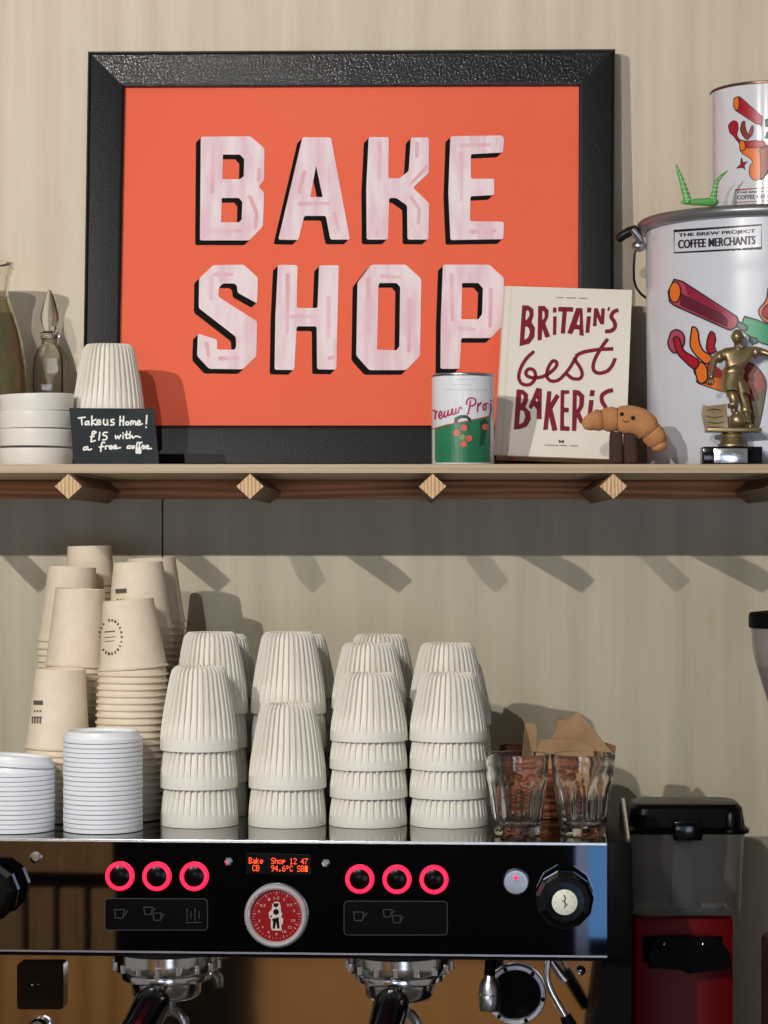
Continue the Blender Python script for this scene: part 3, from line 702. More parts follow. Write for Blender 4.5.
for L in ([(707, 410), (714, 409), (722, 410.5)], [(706.5, 416), (714, 418), (723, 416)], [(708, 422), (716, 423.5), (724, 422)], [(709, 427.5), (717, 427), (725, 428)]): rl.tube([P(x, y, Y - .0133) for x, y in L], .0007, 6)
make('relief', rl, m_bronze, tr)
make('ball', MB().ball(P(737.5, 420.4, Y - .008), 8.4 * s, 24, 16), m_bronze, tr)
# figure: one skinned surface
J = {'pel': (733.5, 381, 0), 'wst': (733, 371, 0), 'chs': (737, 357, -.001), 'nk': (738, 349, -.001), 'hd0': (738, 343, -.002), 'hd': (737.4, 336.5, -.003),
     'sl': (726, 353.5, 0), 'el': (713.5, 359.5, -.002), 'wl': (711.5, 372, -.008), 'hl': (710, 380.5, -.011), 'sr': (750, 352.5, 0), 'er': (760, 351, .002), 'wr': (768, 354, -.002), 'hr': (774, 357, -.004),
     'hpl': (728.5, 387, 0), 'kl': (733, 398, -.012), 'al': (733, 412, -.008), 'tl': (737, 415.5, -.016), 'hpr': (738.5, 387, 0), 'kr': (744.5, 403, -.001), 'ar': (748, 424, .002), 'trr': (751, 428, -.009)}
RD = {'pel': 8.4, 'wst': 7.6, 'chs': 11.5, 'nk': 3.4, 'hd0': 4.6, 'hd': 5.9, 'sl': 6.6, 'el': 4.6, 'wl': 3.2, 'hl': 3.2, 'sr': 6.6, 'er': 4.6, 'wr': 3.2, 'hr': 3.2, 'hpl': 7.2, 'kl': 5.6, 'al': 3.9, 'tl': 3.2, 'hpr': 7.0, 'kr': 5.4, 'ar': 3.9, 'trr': 3.2}
ED = [('pel', 'wst'), ('wst', 'chs'), ('chs', 'nk'), ('nk', 'hd0'), ('hd0', 'hd'), ('chs', 'sl'), ('sl', 'el'), ('el', 'wl'), ('wl', 'hl'), ('chs', 'sr'), ('sr', 'er'), ('er', 'wr'), ('wr', 'hr'),
      ('pel', 'hpl'), ('hpl', 'kl'), ('kl', 'al'), ('al', 'tl'), ('pel', 'hpr'), ('hpr', 'kr'), ('kr', 'ar'), ('ar', 'trr')]
def skin(name, J, RD, ED, Y, root, m, parent, lv=2):
    nm = list(J); me = bpy.data.meshes.new(name); inv = W(parent).inverted()
    me.from_pydata([inv @ (P(J[k][0], J[k][1], Y) + Vector((0, J[k][2], 0))) for k in nm], [(nm.index(a), nm.index(b)) for a, b in ED], [])
    o = bpy.data.objects.new(name, me); COL.objects.link(o)
    o.modifiers.new('skin', 'SKIN'); sv_ = me.skin_vertices[0].data
    for i, k in enumerate(nm): sv_[i].radius = (RD[k] * SP(Y),) * 2; sv_[i].use_root = (k == root)
    su = o.modifiers.new('sub', 'SUBSURF'); su.levels = lv; su.render_levels = lv
    dg = bpy.context.evaluated_depsgraph_get(); dg.update(); nm_ = bpy.data.meshes.new_from_object(o.evaluated_get(dg))
    bpy.data.objects.remove(o); nm_.materials.clear(); nm_.materials.append(m)
    nm_.polygons.foreach_set('use_smooth', [True] * len(nm_.polygons))
    o = bpy.data.objects.new(name, nm_); COL.objects.link(o); o.parent = parent; EMP[o.name] = W(parent); return o
fig = skin('footballer', J, RD, ED, Y, 'pel', m_bronze, tr)
hd = MB(); hc = P(737.4, 336.8, Y - .0035)
hd.ball(hc, 7.0 * s, 20, 14, (.86, .95, 1.1))
hd.ball(hc + Vector((0, -6.6 * s, -0.6 * s)), 1.7 * s, 10, 8, (.75, 1, 1.3))
hd.ball(hc + Vector((0, -5.6 * s, 1.9 * s)), 2.2 * s, 12, 6, (2.0, .55, .42))
hd.ball(hc + Vector((0, -5.6 * s, -3.7 * s)), 1.5 * s, 10, 6, (1.6, .7, .35))
hd.ball(hc + Vector((-6.0 * s, 0, 0)), 1.6 * s, 10, 6, (.5, .8, 1.2)); hd.ball(hc + Vector((6.0 * s, 0, 0)), 1.6 * s, 10, 6, (.5, .8, 1.2))
make('head', hd, m_bronze, tr, ang=80)
def garment(pts, name):
    m = MB(); rg = []
    for (x, y, rx, ry, dy_) in pts:
        c = P(x, y, Y + dy_); rg.append(m.ring([c + Vector((rx * s * math.cos(a_) * (1 + .03 * math.sin(5 * a_)), ry * s * math.sin(a_), .8 * s * math.sin(3 * a_))) for a_ in [2 * PI * k / 32 for k in range(32)]]))
    for a_, b_ in zip(rg, rg[1:]): m.bridge(a_, b_)
    return make(name, m, m_bronze, tr, ang=70)
garment([(734.5, 366, 8.6, 7.4, 0), (734, 369, 10.4, 9.2, 0), (733.5, 372, 11.6, 10.2, 0), (733.5, 374.4, 10.6, 9.6, 0)], 'shirt_hem')
garment([(738, 347.5, 4.0, 4.0, -.001), (738, 349.4, 5.6, 5.4, -.001), (738, 351, 5.2, 5.2, -.001)], 'collar')
garment([(733, 404, 5.2, 5.2, -.011), (733, 406, 5.8, 5.8, -.0105), (733, 408, 5.0, 5.0, -.0095)], 'sock_top')
garment([(745.4, 409, 5.2, 5.2, 0), (745.8, 411, 5.8, 5.8, 0), (746.2, 413, 5.0, 5.0, 0)], 'sock_top')
for x, y, yd in ((719.5, 357, -.001), (755.5, 352.5, .001)): make('sleeve_cuff', MB().ball(P(x, y, Y + yd), 6.3 * s, 18, 12, (.75, 1, 1)), m_bronze, tr)
garment([(733.5, 372.5, 9.6, 9.0, 0), (732.5, 378, 11.2, 10.2, 0), (730.6, 384, 10.0, 10.0, -.002), (730.6, 391, 9.4, 9.6, -.006)], 'shorts')
garment([(736, 379, 8.6, 9, 0), (739.8, 386, 9.0, 9.0, 0), (742.2, 394, 8.4, 8.6, 0)], 'shorts_leg')
for i in range(2):
    c = P((710, 773)[i], (381, 357)[i], Y - (.011, .004)[i]); f_ = MB()
    for k in range(4): f_.tube([c + Vector(((k - 1.5) * 1.5 * s, -1.5 * s, 0)), c + Vector(((k - 1.5) * 1.6 * s, -2.6 * s, -3 * s)), c + Vector(((k - 1.5) * 1.4 * s, -1.2 * s, -(4.6 - .5 * abs(k - 1.4)) * s))], [.95 * s, .85 * s, .6 * s], 8)
    f_.tube([c + Vector((2.6 * s, -1 * s, 1.5 * s)), c + Vector((3.6 * s, -2.4 * s, -.8 * s)), c + Vector((2.6 * s, -3 * s, -2.4 * s))], [.95 * s, .9 * s, .6 * s], 8)
    make('fingers', f_, m_bronze, tr, ang=70)
tag(tr, 'bronze footballer trophy on a black plinth at the shelf right end', 'trophy')

# ================================================================ white bucket
m_bucket = mat('bucket_white', (202, 206, 215), 0.3, coat=0.25); m_rim = mat('lid_grey', (128, 130, 132), 0.35, metal=0.7)
m_wire = mat('wire_black', (26, 26, 28), 0.4, metal=0.5)
Y = 2.272; s = SP(Y); bx = P(768, 0, Y).x; R = 0.150
zz = lambda py: ZC - (py - CY) * s
zl = zz(222)
bu = empty('bucket', (bx, Y, ZS))
def rbz(z): 
    t = (z - ZS) / (zl - ZS); return 0.1485 + 0.0025 * t
pb = [(.135, ZS + .0006), (.147, ZS + .0006), (.1485, ZS + .003)]
for k in range(1, 26):
    z = ZS + .003 + (zl - .012 - ZS - .003) * k / 25; bead = .0022 * math.exp(-((z - zz(266)) / .004) ** 2)
    pb.append((rbz(z) + bead, z))
make('pail', MB().lathe(pb, 128, (bx, Y, 0), cap0=True), m_bucket, bu, ang=50)
lid = [(.1500, zl - .013), (.1585, zl - .012), (.1615, zl - .007), (.1610, zl - .002), (.1575, zl + .001), (.153, zl + .001), (.149, zl - .003), (.10, zl - .003), (.0005, zl - .003)]
make('lid', MB().lathe(lid, 128, (bx, Y, 0)), m_rim, bu, ang=50)
e0 = P(639, 246, Y - .004)
make('bail_ear', MB().ball(e0, .009, 18, 12, (1, .8, .8)), m_metal, bu)
wire = [P(636.5, 248, Y - .006), P(634.6, 254, Y - .006), P(633.8, 268, Y - .004), P(634.0, 280, Y), P(636.5, 288, Y + .004), P(641, 294, Y + .012), P(650, 301, Y + .03)]
make('bail_wire', MB().tube(wire, .0016, 8), m_wire, bu)
gr_ = MB().tube([P(617.5, 240, Y + .002), P(622, 236, Y), P(630, 231.5, Y - .002), P(637, 228.5, Y - .002)], [.006, .0075, .0075, .006], 12, sq=.8)
make('lid_clasp', gr_, m_wire, bu)
mt_ = MB().tube([P(632, 229, Y - .008), P(637, 234, Y - .006), P(641, 243, Y - .003)], [.004, .006, .005], 10)
make('clasp_bracket', mt_, m_metal, bu)
bp_ = cyl_proj(bx, Y, rbz)
m_pur = mat('print_crimson', (140, 30, 54), .35); m_pur2 = mat('print_dark_maroon', (94, 24, 44), .35); m_or = mat('print_orange', (222, 112, 30), .35); m_pk = mat('print_mauve', (170, 66, 92), .35)
m_gn = mat('print_green', (24, 146, 96), .35); m_gn2 = mat('print_teal', (18, 104, 84), .35); m_rd = mat('print_red', (164, 14, 34), .35); m_br = mat('print_brown', (140, 50, 26), .35); m_ol = mat('print_outline', (28, 14, 30), .4); m_olive = mat('print_olive', (92, 76, 34), .35)
G = crop(660, 275, 7.111); H_ = crop(660, 310, 6.4)
LAY = {}
def lay(key, m, d):
    if key not in LAY: LAY[key] = (Ink(bp_, d, sub=5), m)
    return LAY[key][0]
def shape(f, pts, key, m, level, outline=True, sm=4):
    p = f(pts); p = smooth(p + [p[0]], sm)[:-1] if sm else p
    if outline: lay('outline' + str(level), m_ol, .0003 + level * .0003).stroke(p + [p[0], p[1]], 1.5, caps=False)
    lay(key + str(level), m, .0002 + level * .0003).poly(p)
# hand (back to front)
shape(H_, [(545, 330), (600, 350), (650, 400), (680, 470), (670, 560), (640, 720), (615, 760), (570, 740), (560, 640), (530, 560), (430, 530), (250, 470), (240, 440), (220, 380), (330, 420), (420, 380)], 'palm', m_br, 0)
shape(H_, [(250, 470), (305, 478), (330, 430), (420, 440), (430, 530)], 'palm_orange', m_or, 1, outline=False, sm=0)
shape(H_, [(600, 560), (660, 500), (664, 570), (634, 715), (612, 748), (580, 700)], 'wrist', m_olive, 1, outline=False)
shape(H_, [(215, 338), (250, 330), (290, 352), (304, 400), (298, 450), (258, 470), (236, 440)], 'thumb_base', m_or, 2)
shape(H_, [(300, 330), (360, 360), (400, 400), (340, 420), (310, 400)], 'knuckle', m_rd, 2, outline=False)
shape(H_, [(60, 170), (72, 140), (104, 126), (140, 142), (156, 180), (150, 225), (120, 262), (90, 275), (62, 250), (50, 210)], 'coin', m_pk, 2)
shape(H_, [(84, 185), (104, 170), (124, 186), (150, 256), (200, 290), (250, 330), (220, 378), (150, 320), (108, 270)], 'index', m_rd, 3)
shape(H_, [(205, 108), (228, 112), (244, 145), (250, 200), (275, 258), (330, 300), (300, 345), (250, 310), (214, 270), (192, 215)], 'middle', m_or, 3)
shape(H_, [(302, 190), (322, 140), (346, 150), (354, 190), (345, 230), (356, 262), (320, 280), (298, 250)], 'ring', m_rd, 3)
# portafilter drawing
shape(G, [(100, 30), (160, 46), (545, 296), (556, 326), (540, 368), (505, 390), (480, 386), (100, 216), (68, 190), (58, 120)], 'grip', m_pk, 3, sm=0)
shape(G, [(150, 130), (430, 262), (480, 310), (480, 370), (380, 330), (140, 215)], 'grip_shade', m_pur2, 4, outline=False, sm=0)
shape(G, [(170, 60), (340, 172), (500, 290), (440, 262), (200, 150)], 'grip_mid', m_pur, 4, outline=False, sm=0)
pe = G([(106, 122)])[0]
e = [Vector((pe.x + 6.1 * math.cos(a_) * .93 - 1.2 * math.sin(a_) * .2, pe.y + 10.2 * math.sin(a_))) for a_ in [2 * PI * k / 28 for k in range(28)]]
lay('outline5', m_ol, .0018).stroke(e + e[:2], 1.2, caps=False); lay('end5', m_or, .0017).poly(e)
shape(G, [(556, 330), (600, 352), (620, 372), (612, 396), (580, 392), (546, 366)], 'neck', m_gn2, 4, sm=0)
shape(G, [(600, 296), (680, 316), (860, 390), (1000, 470), (1000, 560), (860, 530), (690, 470), (590, 404), (620, 390), (622, 366), (584, 340)], 'holder', m_gn, 4, sm=0)
shape(G, [(640, 440), (690, 452), (690, 478), (656, 492), (634, 470)], 'spout', m_gn2, 5, sm=0)
shape(G, [(768, 96), (790, 130), (830, 200), (820, 300), (770, 340), (720, 305), (702, 250), (740, 200), (760, 160)], 'flower', m_or, 3)
shape(G, [(768, 210), (800, 240), (790, 300), (760, 310), (728, 280), (740, 232)], 'flower_core', m_rd, 4)
# lettering box
bx4 = [(674, 231.0), (761.5, 224.8), (761.5, 248.2), (674, 252.8)]
lay('box', m_ol, .0004).stroke([Vector(p) for p in bx4 + bx4[:2]], 1.5, caps=False)
for o_ in (0, .45): lay('text', m_ol, .0005).text('THE BREW PROJECT', 678.2 + o_, 233.4, 755.0 + o_, 237.8, bold=.015, slope=-.056)
for o_ in (0, .4, .8): lay('text', m_ol, .0005).text('COFFEE MERCHANTS', 677.8 + o_, 240.0, 754.8 + o_, 248.6, bold=.008, slope=-.056)
nm_ = {'outline': 'print_outline', 'box': 'print_frame', 'text': 'print_lettering'}
for k, (ink, m) in LAY.items():
    base = k.rstrip('012345'); ink.done(nm_.get(base, 'print_' + base), m, bu)
tag(bu, 'large white metal bucket with printed hand and grey lid on the shelf', 'bucket')

# ---- tin standing on the bucket
Y2 = 2.235; zlid = zl - .0026
ti2 = empty('storage_tin', (P(772, 0, Y2).x, Y2, zlid))
m_tin2 = mat('tin_white_gloss', (210, 209, 216), 0.14, coat=0.6); m_rust = mat('tin_rim_brown', (110, 84, 70), .3, metal=.8)
cx, r, z0, zt = tin_geometry('tin', 772, Y2, 61, 91.5, zlid + .0004, m_tin2, m_rust, ti2)
tp2 = cyl_proj(cx, Y2, lambda z: r); U = crop(700, 70, 7.06)
LAY = {}
def lay2(key, m, d):
    if key not in LAY: LAY[key] = (Ink(tp2, d, sub=4), m)
    return LAY[key][0]
def shape2(pts, key, m, level, sm=3):
    p = U(pts); p = smooth(p + [p[0]], sm)[:-1] if sm else p
    lay2('outline' + str(level), m_ol, .0002 + level * .0002).stroke(p + [p[0], p[1]], .8, caps=False); lay2(key + str(level), m, .0001 + level * .0002).poly(p)
shape2([(280, 560), (330, 545), (480, 530), (520, 600), (480, 720), (440, 770), (380, 776), (350, 740), (352, 680), (370, 640), (300, 590)], 'palm', m_or, 1)
shape2([(420, 560), (480, 540), (515, 600), (476, 715), (430, 768), (430, 660)], 'wrist', m_br, 2)
shape2([(200, 390), (230, 360), (262, 368), (268, 420), (260, 460), (300, 500), (440, 500), (460, 540), (330, 550), (280, 520), (240, 470), (210, 440)], 'index', m_rd, 2)
shape2([(280, 500), (310, 500), (320, 550), (300, 570), (282, 560)], 'thumb', m_or, 3)
shape2([(296, 370), (314, 362), (322, 420), (350, 470), (330, 490), (300, 460), (286, 420)], 'middle', m_br, 3)
shape2([(350, 430), (370, 390), (376, 420), (366, 460), (350, 470)], 'ring', m_rd, 3)
shape2([(240, 200), (275, 186), (300, 205), (440, 330), (432, 396), (380, 370), (250, 285), (236, 250)], 'grip', m_rd, 3, sm=0)
shape2([(240, 200), (268, 190), (276, 230), (268, 280), (244, 276), (236, 240)], 'grip_end', m_or, 4)
shape2([(460, 350), (500, 340), (500, 400), (466, 400)], 'holder', m_gn2, 3, sm=0)
shape2([(470, 440), (500, 430), (500, 490), (460, 480)], 'holder', m_gn2, 3, sm=0)
shape2([(292, 620), (302, 655), (335, 645), (310, 672), (316, 705), (298, 685), (255, 694), (286, 668)], 'star', m_rd, 2, sm=0)
q = [(735, 190), (790, 186), (790, 199.5), (735, 202.5)]
lay2('box', m_br, .0004).stroke([Vector(p) for p in q + q[:2]], .7, caps=False)
lay2('text', m_ol, .0004).text('THE BREW PROJECT', 737, 191.6, 787, 194, bold=.03, slope=-.04)
lay2('text', m_ol, .0004).text('COFFEE MERCHANTS', 737, 195.4, 787, 199.6, bold=.02, slope=-.04)
for k, (ink, m) in LAY.items():
    base = k.rstrip('012345'); ink.done(nm_.get(base, 'print_' + base), m, ti2)
tag(ti2, 'white tin with printed hand standing on the bucket lid', 'tin')

# ---- green spotted ornament on the bucket lid
m_lg = mat('spiky_green', (96, 170, 84), .4, trans=.1); m_dot = mat('pale_dots', (222, 240, 214), .4); m_tip = mat('dark_tip', (84, 80, 60), .5)
Yg = 2.135; so = empty('spiky_ornament', (P(700, 0, Yg).x, Yg, zl + .001))
m_ = MB(); c = P(699, 206, Yg)
zp = zl + .0012
pad = [(680, .5), (684, 2.4), (692, 3.6), (702, 4.2), (712, 5), (717, 3), (719, .6)]
ppth = [Vector((P(x, 0, Yg).x, Yg, zp + .0042)) for x, _ in pad]
make('base', MB().tube(ppth, [max(v, .6) * SP(Yg) * .9 for _, v in pad], 14, sq=1.0), m_lg, so)
for L, rr in (([(688, 205), (686.5, 196), (683.5, 186), (680, 176), (677.2, 168), (676.4, 164)], [4.6, 3.9, 3.1, 2.3, 1.4, .6]), ([(712.5, 207), (713.5, 198), (715, 189), (717, 181), (721.5, 175.5), (727.5, 171)], [4.0, 3.5, 2.8, 2.1, 1.5, .6])):
    zoff = Vector((0, 0, 0)); pp = [P(x, y, Yg) for x, y in L]
    pp[0].z = zp + .003
    lf = make('spike', MB().tube(pp, [v * SP(Yg) for v in rr], 14), m_lg, so)
    dm = MB()
    for k in range(1, 9):
        t = k / 9 * (len(pp) - 1) * .85; i = int(t); u = t - i; cc_ = pp[i].lerp(pp[i + 1], u); rq = (rr[i] + (rr[i + 1] - rr[i]) * u) * SP(Yg)
        for j in (-1, 0, 1) if k < 6 else (0,):
            a_ = j * .75 + (.35 if k % 2 else 0); dm.ball(cc_ + Vector((math.sin(a_) * rq, -math.cos(a_) * rq, 0)), .00075, 8, 6)
    make('dots', dm, m_dot, so)
tag(so, 'green white-dotted spiky ornament lying on the bucket lid', 'ornament')
# ================================================================ espresso machine
m_mirror = mat('polished_panel', (120, 124, 134), 0.025, metal=1.0)
m_chrome = mat('chrome', (232, 232, 232), 0.16, metal=1.0)
m_satin = mat('satin_steel', (176, 176, 178), 0.3, metal=1.0)
m_back = mat('polished_backsplash', (206, 196, 182), 0.06, metal=1.0, bump=(9, .05, (1, 1, 1)))
m_tray = mat('dark_mirror_tray', (96, 94, 92), 0.08, metal=1.0)
m_edge = mat('bright_edge', (236, 234, 228), 0.25, metal=0.9)
m_plastic = mat('black_plastic', (8, 8, 10), 0.14); m_plasticm = mat('black_matt', (7, 7, 8), 0.5, spec=.08)
m_glow = mat('red_glow', (255, 40, 70), 0.3, emit=(255, 22, 58), es=2.1); m_led = mat('led_orange', (255, 90, 40), .4, emit=(255, 72, 34), es=1.3)
m_screen = mat('screen_black', (6, 5, 6), 0.2, spec=.15)
m_gred = mat('gauge_red', (140, 6, 16), 0.5, spec=.2); m_white = mat('white_print', (205, 190, 184), .6, spec=.2); m_capw = mat('knob_cap', (224, 226, 212), .45)
m_grey = mat('grey_print', (40, 41, 44), .5)
AL = math.radians(-3.4)
O = P(300, 841, 1.879); ZKc = ZK
em = empty('espresso_machine', (O.x, O.y, ZKc), AL)
EI = W(em).inverted()
n_ = Vector((math.sin(AL), -math.cos(AL), 0))
mp0 = plane_proj(O, n_)
def ML(px, py, d=0.0): return EI @ mp0(px, py, d)          # picture pixel on the panel plane -> machine coordinates
def mk(name, mb, m, ang=40, parent=em):                        # mesh given in machine coordinates
    mb.xf(W(em)); return make(name, mb, m, parent, ang)
xL, xR, xRR = ML(-72, 900).x, ML(607, 900).x, ML(632, 900).x
zTop = ZT - ZKc; zBot = ML(300, 953.5).z
xLL = 2 * xL - ML(-47, 900).x if False else xL - (xRR - xR)
DEP = 0.425
mk('housing', MB().box(xL, xR, 0.004, DEP, zBot, zTop - .005), m_plasticm)
mk('front_panel', MB().box(xL, xR, 0.0, 0.0038, zBot + .0012, zTop - .0028), m_mirror, 20)
mk('panel_lip', MB().box(xL, xR, -0.0006, 0.004, zBot - .001, zBot + .001), m_satin, 20)
mk('top_tray', MB().box(xL, xR, 0.0026, DEP, zTop - .0048, zTop), m_tray, 20)
mk('tray_edge', MB().box(xL, xR, -0.0004, 0.0024, zTop - .0026, zTop + .0004, .0003), m_edge, 20)
for a, b in ((xR, xRR), (xLL, xL)):
    m = MB().box(a + .0004, b - .0004, -0.008, .235, zBot - .001, zTop + .0015, .002)
    mk('end_cap', m, m_plasticm)
# lower body behind the groups
YB = 0.17; zLow = 0.105
mk('backsplash', MB().box(xL, xR - .004, YB, YB + .006, zLow, zBot - .0012), m_back, 20)
mk('rear_body', MB().box(xL, xR - .004, YB + .0065, DEP, zLow, zBot - .0012), m_plasticm)
mk('underside', MB().box(xL, xR - .004, 0.006, YB, zBot - .006, zBot - .0012), m_plasticm)
sx0 = xR - .014
side = [(sx0 + .010, zBot - .0015), (xRR - .001, zBot - .0015), (xRR - .001, 0.04), (sx0 - .034, 0.04)]
mk('side_leg', MB().prism([Vector((x, 0.02, z)) for x, z in side], (0, .1499, 0)), m_plasticm, 20)
mk('side_leg', MB().box(xLL + .001, xL + .002, 0.02, .1699, 0.04, zBot - .0015), m_plasticm, 20)
mk('drip_tray', MB().box(xL + .045, xR - .05, -0.06, YB, .02, .095, .004), m_satin)
for x in (xL + .06, xR - .09): mk('foot', MB().lathe([(.02, 0.0002), (.022, .004), (.018, .0195)], 24, (x, .12, 0), cap0=True, cap1=True), m_plasticm)
mk('base_frame', MB().box(xL + .04, xR - .05, YB + .007, DEP - .01, .02, .1045), m_plasticm)
# push buttons
for x, y in ((120, 876), (157, 876.2), (194.4, 876.3), (359.8, 879), (397, 879.3), (434, 879.5)):
    c = ML(x, y); px = (ML(x + 1, y).x - c.x); A_ = Matrix.Rotation(PI / 2, 3, 'X')
    bz = mk('push_button', MB().lathe([(0.0005, -.0005), (9.2 * px, -.0005), (10.2 * px, .0018), (10.2 * px, .003), (9.6 * px, .0034), (0.0005, .0034)], 40, c, axis=A_), m_screen)
    rr = MB().lathe([(10.3 * px, .0002), (10.3 * px, .0036), (11.2 * px, .0046), (12.8 * px, .0046), (14.2 * px, .003), (14.4 * px, .0002)], 48, c, axis=A_)
    rr.xf(W(em)); make('light_ring', rr, m_glow, bz)
mp = lambda x, y, d=0.0: mp0(x, y, d)
# icon plates
for (x0, y0, x1, y1) in ((105, 898.5, 207.5, 930), (344, 901, 447.3, 935)):
    r_ = rounded([(x0, y0), (x1, y0 + .4), (x1, y1), (x0, y1)], 4, 4)
    ik = Ink(mp, .0004); ik.poly(r_); o = ik.done('icon_plate', m_screen, em)
    ik = Ink(mp, .0007); ik.stroke(r_ + r_[:2], .8, caps=False)
    def cup(cx, cy, w, f=False):
        pts = [(cx - w, cy - w * .8), (cx + w, cy - w * .8), (cx + w * .75, cy + w * .9), (cx - w * .75, cy + w * .9), (cx - w, cy - w * .8)]
        ik.stroke(pts, .9, caps=False)
        ik.stroke([(cx + w, cy - w * .5), (cx + w * 1.7, cy - w * .6), (cx + w * .9, cy + w * .5)], .7, caps=False)
    w0 = x1 - x0
    cup(x0 + w0 * .14, y0 + 15, 5); cup(x0 + w0 * .42, y0 + 12, 4.2); cup(x0 + w0 * .51, y0 + 18, 4.2)
    if x0 < 200:
        for k in range(4): ik.stroke([(x0 + w0 * .80 + k * 4, y0 + 10 + (k % 2) * 3), (x0 + w0 * .80 + k * 4, y0 + 22 - (k % 2) * 2)], .8)
        ik.stroke([(x0 + w0 * .79, y0 + 24), (x0 + w0 * .94, y0 + 24)], .8)
    o2 = ik.done('icon_lines', m_grey, em)
# screws
for x, y in ((228.6, 861.5), (325.6, 863), (36, 857.5)):
    c = ML(x, y); px = ML(x + 1, y).x - c.x; sx = 4.2 if x > 50 else 6
    mk('screw', MB().lathe([(sx * px, 0), (sx * px, .0012), (sx * .55 * px, .0026), (.0004, .0026)], 6 if x > 50 else 20, c, axis=Matrix.Rotation(PI / 2, 3, 'X')), m_chrome, 20)
# display
dq = [(246, 853), (310, 855), (310, 875.5), (246, 873.5)]
ds = make('display', MB().prism([mp(*q_, .0008) for q_ in dq], -n_ * .0012), m_screen, em, ang=20)
FONT = {'B': '11110 10001 10001 11110 10001 10001 11110', 'a': '00000 00000 01110 00001 01111 10001 01111', 'k': '10000 10000 10010 10100 11000 10100 10010', 'e': '00000 00000 01110 10001 11111 10000 01110', 'S': '01111 10000 10000 01110 00001 00001 11110',
        'h': '10000 10000 10110 11001 10001 10001 10001', 'o': '00000 00000 01110 10001 10001 10001 01110', 'p': '00000 00000 11110 10001 11110 10000 10000', '1': '00100 01100 00100 00100 00100 00100 01110', '2': '01110 10001 00001 00010 00100 01000 11111',
        '4': '00010 00110 01010 10010 11111 00010 00010', '7': '11111 00001 00010 00100 01000 01000 01000', 'C': '01110 10001 10000 10000 10000 10001 01110', '9': '01110 10001 10001 01111 00001 00010 01100', '.': '00000 00000 00000 00000 00000 01100 01100',
        '6': '00110 01000 10000 11110 10001 10001 01110', '*': '01100 10010 10010 01100 00000 00000 00000', 'E': '11111 10000 10000 11110 10000 10000 11111', '#': '11111 11111 11111 11111 11111 11111 11111', ' ': ''}
ik = Ink(mp, .0011)
for row, (txt, y0) in enumerate((('Bake  Shop 12 47', 857.6), (' CB   94.6*C SB#', 865.0))):
    for k, ch in enumerate(txt):
        x0 = 248.8 + k * 3.72; y = y0 + k * .055
        for r_, bits in enumerate(FONT[ch].split()):
            for c_, b_ in enumerate(bits):
                if b_ == '1':
                    X = x0 + c_ * .64; Y_ = y + r_ * .86; ik.poly([(X, Y_), (X + .6, Y_), (X + .6, Y_ + .8), (X, Y_ + .8)])
ik.done('screen_text', m_led, ds)
# pressure gauge
gc = ML(276.5, 915.3); px = ML(277.5, 915.3).x - gc.x; A_ = Matrix.Rotation(PI / 2, 3, 'X')
gg = mk('gauge_bezel', MB().lathe([(31.6 * px, 0), (31.8 * px, .004), (30.6 * px, .0078), (28.6 * px, .0092), (26.6 * px, .0078), (25.4 * px, .004)], 72, gc, axis=A_), mat('bezel_steel', (226, 227, 230), .28, metal=.55))
fd = MB().lathe([(.0004, .0030), (26 * px, .0030), (26 * px, .001)], 64, gc, axis=A_); fd.xf(W(em)); make('gauge_face', fd, m_gred, gg)
ik = Ink(mp, .0034)
for k in range(33):
    a_ = math.radians(-205 + 230 * k / 32); r0_, r1_ = (20.6 if k % 4 == 0 else 22.4), 24
    ik.stroke([(276.5 + r0_ * math.cos(a_), 915.3 + r0_ * math.sin(a_)), (276.5 + r1_ * math.cos(a_), 915.3 + r1_ * math.sin(a_))], .75 if k % 4 == 0 else .4, caps=False)
for k in range(13):
    a_ = math.radians(35 + 110 * k / 12); r0_ = 21 if k % 4 == 0 else 22.4
    ik.stroke([(276.5 + r0_ * math.cos(a_), 915.3 + r0_ * math.sin(a_)), (276.5 + 24 * math.cos(a_), 915.3 + 24 * math.sin(a_))], .75 if k % 4 == 0 else .4, caps=False)
for t, x, y in (('0', 259, 911.5), ('0.5', 262.8, 905.5), ('1', 269, 899.5), ('1.5', 276.5, 898), ('2', 284, 899.5), ('2.5', 289.5, 905), ('3', 294, 910.8), ('15', 293.4, 920.6), ('12', 290, 927.2), ('10', 284.4, 931.6), ('8', 276.5, 934), ('6', 268.6, 932), ('4', 262.6, 927.2), ('2', 259.4, 921)):
    w_ = .95 * len(t); ik.text(t, x - w_, y - 1.3, x + w_, y + 1.3, bold=.02)
lion = [(275, 901.6), (279.5, 902), (280.6, 906), (280.8, 911), (282.4, 914), (281, 917), (283.2, 919), (282.6, 924), (281, 925.5), (282, 930.6), (272, 930.4), (270.6, 926), (271, 920), (269, 917), (268.8, 912), (271.6, 910), (272.4, 904)]
ik.done('gauge_print', mat('gauge_ticks', (196, 158, 152), .6, spec=.2), gg); ik = Ink(mp, .0037); ik.poly(rounded(lion, .8, 2)); ik.done('gauge_lion', m_white, gg)
ik = Ink(mp, .0040)
ik.poly(circle(276, 912, 2.9, 20)); ik.poly([(273.6, 903.2), (278.8, 903.2), (278, 906), (275.6, 907.6), (273.4, 906)]); ik.poly([(272, 919), (278.6, 917), (279.6, 928.6), (277.2, 928.6), (276.2, 921.6), (274.8, 928.8), (272.6, 928.6), (273, 922)]); ik.poly(circle(271, 916.3, 1.0, 12))
ik.done('gauge_emblem', m_ink, gg)
